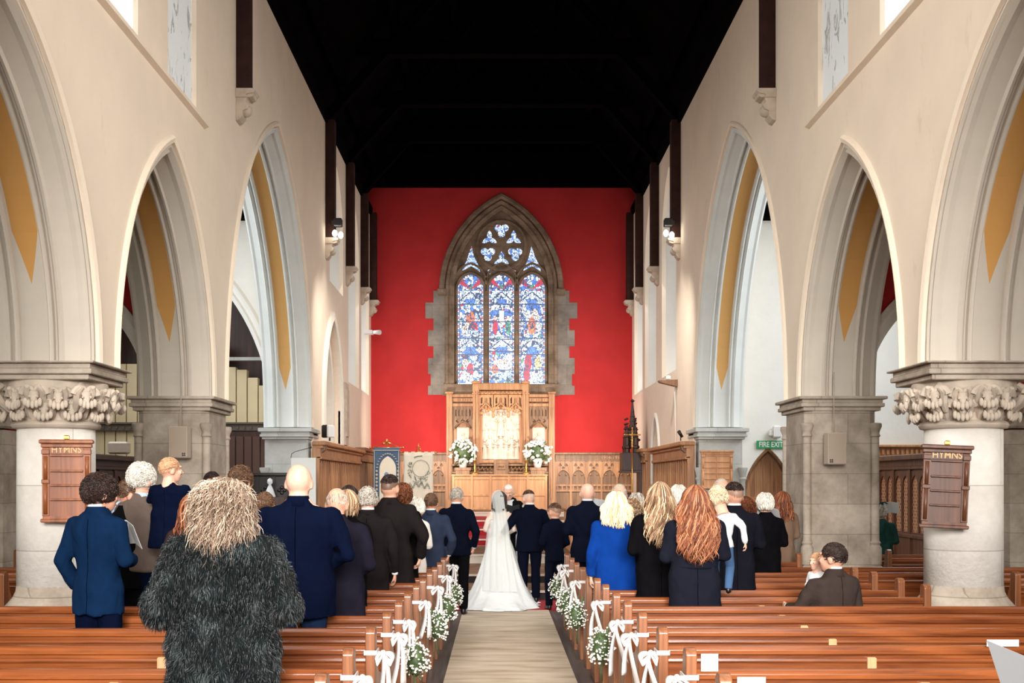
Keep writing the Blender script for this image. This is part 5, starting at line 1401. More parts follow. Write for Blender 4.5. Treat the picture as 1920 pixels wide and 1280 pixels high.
        if cut in ('suit', 'coat') and near:      # back seam and vent, armhole seams
            q_ = MB(); bv = tm.vertices
            pts = [(v.co.z, v.co.y, v.co.x) for v in bv if abs(v.co.x) < .012 * k and v.co.y < 0 and v.co.z < T((0, 0, 1.46)).z]; pts.sort()
            if len(pts) > 12:
                st_ = pts[::max(1, len(pts) // 24)]; q_.tube([(0, y - .0008, zc) for zc, y, x in st_], .0022 * k, 4); q_.build('back_seam', SEAM, tob)
        if cut in ('suit', 'coat', 'baby'):     # collar standing round the neck
            c = MB(); cr = []
            for (zz, r_, t_) in ((1.455, .092, 0), (1.51, .072, 0), (1.525, .068, 0), (1.523, .060, 0), (1.47, .062, 0)):
                cr.append([T((r_ * 1.04 * math.cos(a), -.016 + r_ * math.sin(a), zz - .035 * max(0, math.sin(a)))) for a in [2 * PI * q / 24 for q in range(24)]])
            c.rings(cr); c.build('collar', mt, tob)
        if cut == 'vest':                        # shirt under the waistcoat
            m = MB()
            m.rings(ell_rings([(.93, .160, .112, 0), (1.1, .150, .105, 0), (1.32, .180, .112, -.008), (1.42, .160, .095, -.012), (1.475, .085, .07, -.018), (1.52, .066, .064, -.014)]))
            for s, sh, el, wr in aps: m.ell(T(sh), (.07 * k, .07 * k, .06 * k), 10, 8); m.tube([T(sh), T(el), T(el.lerp(wr, .95))], [.066 * k, .055 * k, .042 * k], 12)
            link('shirt', voxel(m, max(vox, .012), 2, .012, 9, 2, .8), shirt, root)
        elif shirt:
            c = MB(); cr = []
            for (zz, r_) in ((1.48, .066), (1.535, .0645), (1.545, .062), (1.54, .057), (1.49, .058)):
                cr.append([T((r_ * math.cos(a), -.014 + r_ * math.sin(a), zz - .03 * max(0, math.sin(a)))) for a in [2 * PI * q / 24 for q in range(24)]])
            c.rings(cr); c.build('shirt_collar', shirt, root)
            for s, sh, el, wr in aps:
                d = (wr - el).normalized(); MB().tube([T(wr - d * .01), T(wr + d * .014)], .033 * k, 12).build('shirt_cuff', shirt, root)
    if bottom and bottom[0] == 'skirt':
        m = MB(); m.rings(ell_rings([(.45, .21, .17, 0), (.7, .20, .15, 0), (.9, .185, .13, 0), (1.02, .155, .105, 0)])); link('skirt', voxel(m, .014, 2, .008, 8), bottom[1], root)
    # --- hair
    if hair: make_hair(hair, Hd, T, k, bm, hs, X * 7 + Y, root)
    if extra: extra(root, T, Hd, k, bm, aps)
    return root
def make_hair(hair, Hd, T, k, bm, hs, seed, root):
    st, hm = hair[0], hair[1]; rn = random.Random(int(abs(seed) * 1000)); m = MB()
    C0 = Vector((0, -.012, 1.655)); R0 = Vector((.078, .098, .098))
    def scalp(az, pol, f=1.0):  # az 0 = back, pol from the crown
        return C0 + Vector((R0.x * math.sin(pol) * math.sin(az), -R0.y * math.sin(pol) * math.cos(az), R0.z * math.cos(pol))) * f
    def cap(thick, polmax, noise_=.0, front=1.0, base=.5, n=28, mm=12, mat_=None):
        """a closed shell over the skull whose lower edge rises towards the face"""
        v = []; 
        for i in range(mm + 1):
            for q in range(n):
                az = 2 * PI * q / n - PI; f = abs(az) / PI
                lim = polmax * (1 - f * f * (1 - front)); pol = lim * i / mm
                th = 1 + thick * (1 - (i / mm) ** 4) * (1 + rn.uniform(-noise_, noise_)) + .004
                v.append(Hd(scalp(az, pol, th)))
        o = len(v)
        for q in range(n):
            az = 2 * PI * q / n - PI; f = abs(az) / PI; lim = polmax * (1 - f * f * (1 - front)); v.append(Hd(scalp(az, lim, .93)))
        fs = [(i * n + q, i * n + (q + 1) % n, (i + 1) * n + (q + 1) % n, (i + 1) * n + q) for i in range(mm) for q in range(n)]
        fs += [(mm * n + q, mm * n + (q + 1) % n, o + (q + 1) % n, o + q) for q in range(n)]
        m.add(v, fs, 0, True, base)
    if st == 'bald': 
        if hm: cap(.0, 1.0)
        if len(hair) > 2:   # thin fringe of hair round the back
            for q in range(220):
                az = rn.uniform(-1.9, 1.9); pol = rn.uniform(1.25, 1.95) - .1 * abs(az)
                p = scalp(az, pol, 1.005); e = scalp(az, pol + .22, 1.04)
                m.tube([Hd(p), Hd(e)], [.003 * k, .0015 * k], 3, 0, True, rn.random())
            m.build('hair', hm, bm, tone=True)
        return
    if st in ('short', 'fade', 'messy', 'wavy'):
        tk = {'short': .07, 'fade': .09, 'messy': .16, 'wavy': .20}[st]
        cap(tk, 2.05 if st != 'fade' else 1.15, .35 if st != 'short' else .2, .50, .4)
        nn = {'short': 700, 'fade': 420, 'messy': 1300, 'wavy': 1500}[st]; L = {'short': .022, 'fade': .02, 'messy': .045, 'wavy': .055}[st]
        for q in range(nn):
            az = rn.uniform(-PI, PI); f = abs(az) / PI; lim = (2.05 if st != 'fade' else 1.2) * (1 - f * f * .5); pol = lim * math.sqrt(rn.random())
            p = scalp(az, pol, 1 + tk * .75); dpo = rn.uniform(.4, 1.0) * L / .09
            e = scalp(az + rn.uniform(-.5, .5) * (2 if st in ('messy', 'wavy') else 1), pol + dpo * .6, 1 + tk * (1.05 + rn.random() * .5)); g = scalp(az + rn.uniform(-.4, .4), pol + dpo, 1 + tk * rn.uniform(.7, 1.5))
            m.tube([Hd(p), Hd(e), Hd(g)], [.0026 * k, .0034 * k, .0010 * k], 3, 0, True, rn.random())
        m.build('hair', hm, bm, tone=True)
        if st == 'fade':
            m2 = MB(); 
            mm = MB(); m_, v = m, []
            n, r_ = 28, 8
            for i in range(r_ + 1):
                for q in range(n):
                    az = 2 * PI * q / n - PI; f = abs(az) / PI; lim0 = 1.0 * (1 - f * f * .5); lim1 = 1.95 * (1 - f * f * .42); pol = lim0 + (lim1 - lim0) * i / r_
                    v.append(Hd(scalp(az, pol, 1.02 - .016 * i / r_)))
            m2.add(v, [(i * n + q, i * n + (q + 1) % n, (i + 1) * n + (q + 1) % n, (i + 1) * n + q) for i in range(r_) for q in range(n)], 0, True)
            m2.build('shaved_sides', hair[2], bm)
        return
    if st == 'curly':    # big cloud of loose curls
        cap(.42, 2.2, .12, .6, .3); W = hair[2] if len(hair) > 2 else 1.0
        for q in range(int(5200 * W * W)):
            az = rn.uniform(-PI, PI); f = abs(az) / PI; pol = 2.25 * math.sqrt(rn.random()) * (1 - f * .35)
            if f > .68 and pol > 1.1: continue
            if pol > 1.9 and rn.random() < .45: continue
            low = max(0, pol - 1.2); p = scalp(az, pol, 1.25 + .5 * W * rn.random() * min(1, pol)); p.z -= low * .07
            g_ = (scalp(az, pol + .1) - scalp(az, pol)).normalized(); d = (g_ * .9 + (scalp(az, pol) - C0).normalized() * .35 + Vector((rn.uniform(-.35, .35), rn.uniform(-.2, .2), -.45 + rn.uniform(-.3, .3)))).normalized(); s1 = d.orthogonal().normalized(); s2 = d.cross(s1); L = rn.uniform(.05, .13) * W * (1 + (rn.random() ** 3) * 1.0 * (pol > 1.5)); cr_ = rn.uniform(.004, .012); ph = rn.uniform(0, 6)
            pts = [p + d * L * t / 7 + (s1 * math.cos(ph + t * 1.15) + s2 * math.sin(ph + t * 1.15)) * cr_ for t in range(8)]
            m.tube([Hd(x) for x in pts], [.0016 * k, .0022 * k, .0022 * k, .0022 * k, .002 * k, .0018 * k, .0013 * k, .0006 * k], 3, 0, True, min(1, max(0, rn.gauss(.5, .25) + (.25 if pol < .8 else 0))))
        m.build('hair', hm, bm, tone=True); return
    if st == 'bob':      # set, collar length white or grey hair
        cap(.24, 2.0, .08, .55, .5)
        for q in range(900):
            az = rn.uniform(-2.5, 2.5); f = abs(az) / PI; pol = 2.0 * (1 - f * f * .45) * math.sqrt(rn.random()); w_ = .16
            a2 = az + rn.uniform(-.25, .25)
            pts = [scalp(az, pol, 1.22), scalp((az + a2) / 2, pol + .3, 1.28 + rn.uniform(0, .08)), scalp(a2, pol + .6, 1.22 + rn.uniform(0, .08))]
            m.tube([Hd(x) for x in pts], [.004 * k, .005 * k, .0015 * k], 3, 0, True, rn.random())
        m.build('hair', hm, bm, tone=True); return
    # long hair: length (m), volume, wave, count
    L, vol, wave, cnt = hair[2]
    cap(.10 + .10 * vol, 1.95, .06, .52, .35)
    for q in range(cnt):
        az = rn.uniform(-2.25, 2.25); az = az * (abs(az) / 2.25) ** .12
        pol0 = rn.uniform(.05, .5); f = abs(az) / PI; lay = rn.uniform(.02, .20 + .34 * vol)
        drop = L * (1 - .55 * rn.random() - .22 * min(1, abs(az) / 2.0))* 1.12 * (1 - .35 * max(0, f - .45)); ph = az * 3.2 + rn.uniform(-.7, .7) + (q % 9) * .7; pts = []; rad = []
        pe = 1.62 - .12 * f; n1, n2 = 6, 12
        for t in range(n1 + 1): pts.append(scalp(az * (.35 + .65 * t / n1), pol0 + (pe - pol0) * t / n1, 1 + lay * (.5 + .5 * t / n1)))
        b0 = pts[-1].copy()
        for t in range(1, n2 + 1):
            u = t / n2; z = b0.z - drop * u
            spread = 1 + vol * .75 * math.sin(min(1, u * 1.4) * PI / 2) - .25 * u * (1 - vol)
            x = b0.x * spread + wave * .022 * math.sin(ph + u * drop * 26) * (u + .2); y = b0.y
            y = min(y, -.055 - .05 * u) if abs(az) < 1.5 else y
            if z < 1.50: y = min(y, -.105 - .02 * min(1, (1.5 - z) * 4) - lay * .12) if abs(az) < 1.75 else y + .01
            y += wave * .012 * math.cos(ph * 1.3 + u * drop * 24)
            pts.append(Vector((x, y, z)))
        nn = len(pts); R_ = rn.uniform(.0036, .0065) * (1.25 if cnt < 260 else 1)
        m.tube([Hd(x) if x.z > 1.56 else Hd((x.x, x.y, 1.56)) + Vector((0, 0, (x.z - 1.56) * k)) for x in pts], [R_ * k * (.7 + .5 * math.sin(PI * i / nn)) if i < nn - 1 else .0008 for i in range(nn)], 5, 0, True, min(1, max(0, rn.gauss(.5, .24))), .7)
    m.build('hair', hm, bm, tone=True)
def px2x(px, Y): return (px - VX) / FPX * Y + CAMX
def at(px, top, Y, z0=PZ, dy=.53):
    if z0 == PZ:
        r = [q for q in ROWS if q < Y][-1]; Y = r + dy
    return dict(X=px2x(px, Y), Y=Y, z0=z0, H=EYE + (VY - top) / FPX * Y - z0)
SEAM = plain('dark_seam', (.001, .001, .0015, 1), .95, 0, 0, 8, 0, 0)
# cloth colours
def cl(name, r, g, b_, **kw): return MATS.get(name) or cloth(name, rgb(r, g, b_), **kw)
NAVY = cl('navy_suiting', 11, 14, 27); BLUE = cl('blue_suiting', 12, 32, 58); DNAV = cl('dark_navy_cloth', 7, 13, 32); BLK = cl('black_wool', 13, 12, 14); CHAR = cl('charcoal_brown_coat', 28, 24, 24)
SLATE = cl('slate_blue_suiting', 40, 47, 64); COB = cl('cobalt_wool', 12, 50, 120, wrinkle=.4); BRN = cl('brown_tweed', 98, 84, 76); DCOAT = cl('blue_black_coat', 24, 25, 34); PLUM = cl('dark_plum_coat', 26, 24, 34)
GREEN = cl('dark_green_velvet', 34, 62, 56, sheen=.8, var=.45); CAMEL = cl('brown_wool_coat', 122, 98, 80); LSH = cl('light_blue_shirt', 176, 194, 216); WSH = cl('white_shirt', 208, 208, 208, wrinkle=.4); GRYC = cl('grey_beige_jacket', 160, 146, 134)
IVORY = cl('ivory_satin', 224, 224, 219, wrinkle=.5, sheen=.3, var=.03); CASS = cl('black_cassock', 18, 17, 20); SURP = cl('white_surplice', 208, 208, 208, wrinkle=.5); JEAN = cl('denim', 70, 96, 130)
SHAD = skin_mat('stubbled_scalp', rgb(150, 118, 98)); SHAD2 = skin_mat('shaved_grey_scalp', rgb(196, 170, 150)); SHD3 = skin_mat('dark_stubble', rgb(110, 84, 70))
TR = lambda m: ('trousers', m)
def booklet(loc, rot, w_=.15, h_=.21, label='white order of service booklet', open_=True):
    m = MB()
    if open_:
        m.box((-w_ / 2 * .94, 0, 0), (w_, .003, h_), 0, .35); m.box((w_ / 2 * .94, 0, 0), (w_, .003, h_), 0, -.35)
    else: m.box((0, 0, 0), (w_, .004, h_))
    o = m.build('service_booklet', paper); o.location = loc; o.rotation_euler = rot
    return tag(o, label, 'booklet')

# ---------------- left side of the aisle
# woman in the fur coat: coat first, then a pelt of fine tufts over it
FURM = cl('dark_green_fur_base', 20, 26, 26, sheen=.0)
fur_m, nt, b = new_mat('dark_green_fur'); b.inputs['Roughness'].default_value = .55
a = nt.nodes.new('ShaderNodeAttribute'); a.attribute_name = 'tone'
nt.links.new(ramp(nt, a.outputs['Fac'], [(0, rgb(4, 6, 7)), (.55, rgb(14, 18, 18)), (1, rgb(66, 73, 72))]), b.inputs['Base Color'])
FC = person('woman in a dark shaggy fur coat with big ash blonde curls, nearest the camera', yaw=.06, wide=1.08, deep=1.0, hair=('curly', H_ASH, .95), top=(FURM, 'fur'), bottom=TR(BLK), arms=(((.30, -.03, 1.12), (.10, .24, 1.06)), ((.32, -.04, 1.13), (.10, .24, 1.06))), topname='fur_coat', group=None, **at(417, 909, 5.87))
coat = [c for c in bpy.data.objects if c.parent == FC and c.name.startswith('fur_coat')][0]
def pelt(coat, n, L, seed=3):
    me = coat.data; nv = len(me.vertices); co = np.empty(nv * 3); me.vertices.foreach_get('co', co); co = co.reshape(-1, 3); no = np.empty(nv * 3); me.vertices.foreach_get('normal', no); no = no.reshape(-1, 3)
    r = np.random.RandomState(seed); idx = r.randint(0, nv, n); p = co[idx] + r.normal(0, .006, (n, 3)); nn = no[idx]
    cl_ = np.array([mnoise.noise_vector(Vector(q) * 15) for q in p]); tn = np.array([mnoise.noise(Vector(q) * 8) for q in p])
    d = nn * .55 + np.array([0, 0, -.75]) + cl_ * .9 + r.normal(0, .15, (n, 3)); d /= np.linalg.norm(d, axis=1)[:, None]
    ln = L * r.uniform(.6, 1.2, n)[:, None]; sd = np.cross(d, r.normal(0, 1, (n, 3))); sd /= np.linalg.norm(sd, axis=1)[:, None]; sd *= .0016
    mid = p + d * ln * .55 + nn * .006; tip = p + d * ln + np.array([0, 0, -.012])
    V = np.stack([p - sd, p + sd, mid + sd * .8, mid - sd * .8, tip], 1).reshape(-1, 3)
    F = []; 
    for k in range(n): o = k * 5; F.append((o, o + 1, o + 2, o + 3)); F.append((o + 3, o + 2, o + 4))
    m2 = bpy.data.meshes.new('pelt'); m2.from_pydata(V.tolist(), [], F); m2.materials.append(fur_m)
    t = np.clip(.42 + tn * .75 + r.normal(0, .16, n), 0, 1); at_ = m2.attributes.new('tone', 'FLOAT', 'POINT'); at_.data.foreach_set('value', np.repeat(t, 5).astype(np.float32))
    o = bpy.data.objects.new('fur_pile', m2); C.objects.link(o); o.parent = coat; o['kind'] = 'stuff'
pelt(coat, 70000, .030)
def vent(root, T, Hd, k, bm, aps):
    pass
person('young man in a bright blue suit with dark wavy hair, turned towards the aisle', yaw=-.28, wide=.98, hair=('wavy', H_DARK), top=(BLUE, 'suit'), bottom=TR(DNAV), arms=('pocket', 'book'), nod=.1, turn=-.55, shirt=WSH, hem=.76, **at(184, 890, 8.50))
booklet((px2x(243, 8.85), 8.82, 1.50), (.5, .1, -.6), label='white service sheet held by the young man in the blue suit')
person('man with short reddish brown hair beside the left column, face turned aside', yaw=-.3, wide=1.0, skin=SKR, hair=('short', H_BRN), top=(BLK, 'suit'), bottom=TR(BLK), turn=-.9, nod=.15, **at(240, 897, 10.15))
person('grey haired man in a brown waistcoat and light blue shirt sleeves', yaw=-.35, wide=1.12, hair=('messy', H_WHT), top=(BRN, 'vest'), bottom=TR(DNAV), arms=(((.27, .02, 1.15), (.02, .24, 1.16)), ((.30, -.13, 1.13), (.22, .16, 1.03))), shirt=LSH, nod=.12, turn=-.1, topname='waistcoat', **at(263, 868, 9.75))
person('small child in a navy coat carried on the waistcoated man\'s arm', X=px2x(310, 9.5), Y=9.62, z0=1.13, H=.89, yaw=-.15, hs=1.55, wide=1.55, deep=1.4, skin=SKP, hair=('short', H_BABY), top=(DNAV, 'coat'), bottom=TR(DNAV), carry=True, hem=.42, turn=-.75, arms=(((.24, .08, 1.2), (.10, .25, 1.2)), ((.24, .05, 1.2), (.12, .22, 1.15))))
person('man with a cropped dark head standing before the left square pier', wide=1.0, hair=('short', H_DARK), top=(CHAR, 'coat'), bottom=TR(BLK), **at(398, 884, 13.4))
person('young man with tousled brown hair in a blue grey jacket', yaw=-.15, wide=.95, hair=('messy', H_BRN), top=(cl('steel_blue_jacket', 70, 78, 98), 'suit'), bottom=TR(BLK), turn=-.3, **at(452, 874, 11.5))
person('person in a pale grey jacket half hidden behind the curly haired woman', wide=.95, hair=('short', H_BRN), top=(GRYC, 'suit'), bottom=TR(BLK), **at(497, 922, 10.7))
person('woman with dark brown hair hidden behind the fur coat\'s left shoulder', wide=.9, hair=('long', H_AUB, (.25, .25, .4, 150)), top=(cl('dark_brown_coat', 52, 36, 34), 'coat'), bottom=TR(BLK), **at(362, 928, 8.9))
person('small child with wispy fair hair low behind the carried child', wide=.9, hs=1.1, hair=('messy', H_HIL), top=(BLK, 'suit'), bottom=TR(BLK), **at(338, 922, 11.2))
person('tall bald man in a dark blue overcoat, the biggest back on the left', wide=1.36, deep=1.15, skin=SKP, hair=('bald', None), top=(DNAV, 'suit'), bottom=TR(cl('blue_trousers', 26, 38, 62)), arms=('clasp', 'clasp'), nod=.12, hem=.70, **at(560, 867, 8.42))
person('balding man in a dark plum overcoat with bowed head', wide=1.12, hair=('bald', H_GREY, 1), top=(PLUM, 'coat'), bottom=TR(BLK), nod=.35, arms=('clasp', 'clasp'), hem=.5, **at(630, 912, 9.13))
person('woman with a fair bob beside the balding man', wide=.85, hair=('long', H_HIL, (.14, .1, .2, 130)), top=(BLK, 'coat'), bottom=TR(BLK), nod=.2, **at(650, 918, 10.0))
person('woman with dark hair in front of the oak panelling', wide=.85, hair=('long', H_DARK, (.2, .1, .3, 130)), top=(BLK, 'coat'), bottom=TR(BLK), **at(655, 910, 12.3))
person('grey haired man in a dark brown jacket with his head bowed', wide=1.12, deep=1.05, hair=('messy', H_GREY), top=(CHAR, 'suit'), bottom=TR(BLK), nod=.3, turn=.15, shirt=WSH, arms=('clasp', 'down'), hem=.66, **at(690, 913, 10.98))
person('tall man with a dark quiff in a thick black jacket', wide=1.12, yaw=.05, hair=('fade', H_DARK, SHD3), top=(CHAR, 'coat'), bottom=TR(BLK), turn=-.35, arms=('clasp', ((.30, -.02, 1.12), (.27, .10, .92))), **at(731, 890, 11.75))
person('woman with short auburn curls beside the tall dark haired man', wide=.8, hair=('wavy', H_AUB), top=(BLK, 'coat'), bottom=TR(BLK), turn=.2, **at(756, 908, 12.7))
person('elderly woman with white hair and a pale coat before the cream banner', wide=.8, hair=('bob', H_WHT), top=(cl('cream_wool', 226, 216, 206), 'coat'), bottom=TR(BLK), turn=-.6, nod=.3, **at(775, 934, 13.4))
person('man in a slate blue suit with short brown hair near the front left', wide=1.06, skin=SKR, hair=('short', H_BRN), top=(SLATE, 'suit'), bottom=TR(SLATE), shirt=WSH, arms=('clasp', 'pocket'), hem=.78, **at(808, 924, 14.25))
person('grey haired man in a black suit standing behind the bride', wide=1.02, yaw=-.1, hair=('short', H_GREY), top=(NAVY, 'suit'), bottom=TR(BLK), shirt=WSH, nod=.2, arms=('clasp', 'pocket'), **at(856, 913, 16.3, .0))
# ---------------- right side of the aisle
person('bald man in a navy suit at the front right, holding a booklet', wide=1.08, skin=SKP, hair=('bald', None), top=(NAVY, 'suit'), bottom=TR(NAVY), shirt=WSH, arms=('book', 'book'), hem=.78, **at(1101, 904, 14.2))
booklet((px2x(1113, 14.4), 14.48, 1.58), (.5, 0, .4), label='white service booklet held by the bald man in the navy suit')
person('page boy in a dark suit standing at the right of the groom', wide=.86, yaw=.25, hair=('fade', H_BRN, SHAD), top=(NAVY, 'suit'), bottom=TR(NAVY), shirt=WSH, turn=.35, hs=1.1, arms=('clasp', 'clasp'), **at(1040, 946, 16.9, .0))
person('balding man behind the blonde woman in blue', wide=1.0, hair=('bald', H_GREY, 1), top=(BLK, 'suit'), bottom=TR(BLK), **at(1161, 906, 13.3))
person('pale blonde woman in a cobalt blue coat at the aisle', wide=1.08, skin=SKP, hair=('long', H_BLD, (.23, .60, .5, 560)), top=(COB, 'knit'), bottom=('skirt', COB), arms=('down', 'book'), hem=.66, topname='coat', **at(1155, 923, 11.30))
person('small grey haired woman seen between the blonde and the highlighted hair', wide=.8, hair=('bob', H_GREY), top=(BLK, 'suit'), bottom=TR(BLK), nod=.2, **at(1194, 926, 13.9))
person('child with light brown hair low between the two long haired women', wide=.8, hs=1.05, hair=('messy', H_HIL), top=(BLK, 'suit'), bottom=TR(BLK), **at(1186, 938, 12.6))
person('woman with long wavy highlighted hair in a black coat', wide=1.02, hair=('long', H_HIL, (.44, .45, 1.1, 520)), top=(BLK, 'coat'), bottom=TR(BLK), arms=('book', 'book'), **at(1236, 905, 10.62))
person('white haired man behind the women with long hair', wide=.95, hair=('bob', H_WHT), top=(BLK, 'suit'), bottom=TR(BLK), **at(1272, 912, 13.0))
def belt(root, T, Hd, k, bm, aps):
    m = MB(); n = 26; rs = []
    for zz, r_ in ((1.035, 1.0), (1.035, 1.03), (1.075, 1.03), (1.075, 1.0)): rs.append([T((.197 * r_ * math.cos(a), .137 * r_ * math.sin(a), zz)) for a in [2 * PI * q / n for q in range(n)]])
    m.rings(rs, cap=False); m.build('belt', DCOAT, root)
person('woman with very long copper red hair in a belted blue black coat', wide=1.10, hair=('long', H_RED, (.52, .62, 1.1, 760)), top=(DCOAT, 'coat'), bottom=TR(BLK), arms=('book', 'book'), extra=belt, hem=.5, **at(1303, 912, 9.82))
person('fair haired toddler in a white shirt and jeans carried at the redhead\'s side', X=px2x(1350, 10.5), Y=10.42, z0=.80, H=.98, yaw=-.3, hs=1.5, wide=1.05, skin=SKP, hair=('wavy', H_BLD), top=(WSH, 'shirt'), bottom=TR(JEAN), carry=True, turn=.3, nod=.4, tilt=-.15, arms=(((.24, .08, 1.2), (.10, .25, 1.2)), ((.33, -.05, 1.22), (.36, -.03, .98))), topname='shirt', shirt=WSH, fine=True)
person('young man with a sharp skin fade in a charcoal suit', wide=1.15, hair=('fade', H_DARK, SHAD), top=(cl('charcoal_suiting', 20, 20, 27), 'suit'), bottom=TR(BLK), shirt=WSH, turn=.15, yaw=.05, hem=.7, **at(1376, 904, 11.45))
person('bald grey man in black seen above the toddler', wide=1.0, skin=SK, hair=('bald', H_GREY, 1), top=(BLK, 'suit'), bottom=TR(BLK), turn=.3, **at(1352, 896, 13.6))
person('woman with dark curls just right of the skin fade', wide=.8, hair=('curly', H_AUB, .6), top=(BLK, 'suit'), bottom=TR(BLK), **at(1397, 936, 13.0))
person('white haired woman in a black coat before the arched door', wide=.98, hair=('bob', H_WHT), top=(BLK, 'coat'), bottom=TR(BLK), nod=.15, arms=('book', 'book'), **at(1435, 926, 13.2))
booklet((px2x(1445, 13.45), 13.52, 1.50), (.6, 0, -.6), label='white booklet held by the white haired woman in black')
person('woman with long dark hair in a brown coat partly behind the square pier', wide=.92, hair=('long', H_AUB, (.30, .3, .6, 200)), top=(CAMEL, 'coat'), bottom=TR(BLK), yaw=.15, **at(1466, 922, 14.9))
# seated man holding a baby
sm = at(1563, 1017, 9.72, dy=.20); SH_ = (sm['H'] + .0)
sm['H'] = 1.75 * SH_ / (1.75 - .43)
person('dark haired man in a brown suit sitting alone in the right pews', yaw=.35, wide=1.10, deep=1.0, hair=('short', H_DARK), top=(cl('dark_brown_suiting', 56, 46, 42), 'suit'), bottom=TR(BLK), sit=True, turn=.55, shirt=WSH, arms=(((.26, .10, 1.16), (.22, .34, 1.16)), 'book'), **sm)
person('baby in white held on the seated man\'s lap', X=px2x(1531, 9.95), Y=9.95, z0=.60, H=.62, yaw=PI * .7, hs=1.6, wide=1.15, skin=SKP, hair=('short', H_BABY), top=(WSH, 'baby'), bottom=TR(WSH), carry=True, topname='romper')
def fascinator(root, T, Hd, k, bm, aps):
    m = MB(); rn = random.Random(2)
    m.ell(Hd((.02, -.03, 1.76)), (.05 * k, .05 * k, .02 * k), 12, 8)
    for q in range(26):
        a = rn.uniform(0, 6.28); m.tube([Hd((.02, -.03, 1.76)), Hd((.02 + .06 * math.cos(a), -.03 + .06 * math.sin(a), 1.80)), Hd((.02 + .11 * math.cos(a), -.03 + .11 * math.sin(a), 1.77))], [.004, .007, .002], 4)
    m.build('fascinator', GREEN, bm)
person('woman in a shiny dark green dress and green fascinator in the right side aisle', yaw=-.2, wide=1.08, hair=('bob', H_GREY), top=(GREEN, 'knit'), bottom=('skirt', GREEN), turn=-.5, arms=('book', 'book'), extra=fascinator, hem=.6, topname='dress', **at(1650, 946, 17.1, .0))
booklet((px2x(1676, 17.2), 17.3, 1.50), (.4, 0, -.5), .12, .18, label='white service booklet held by the woman in green')

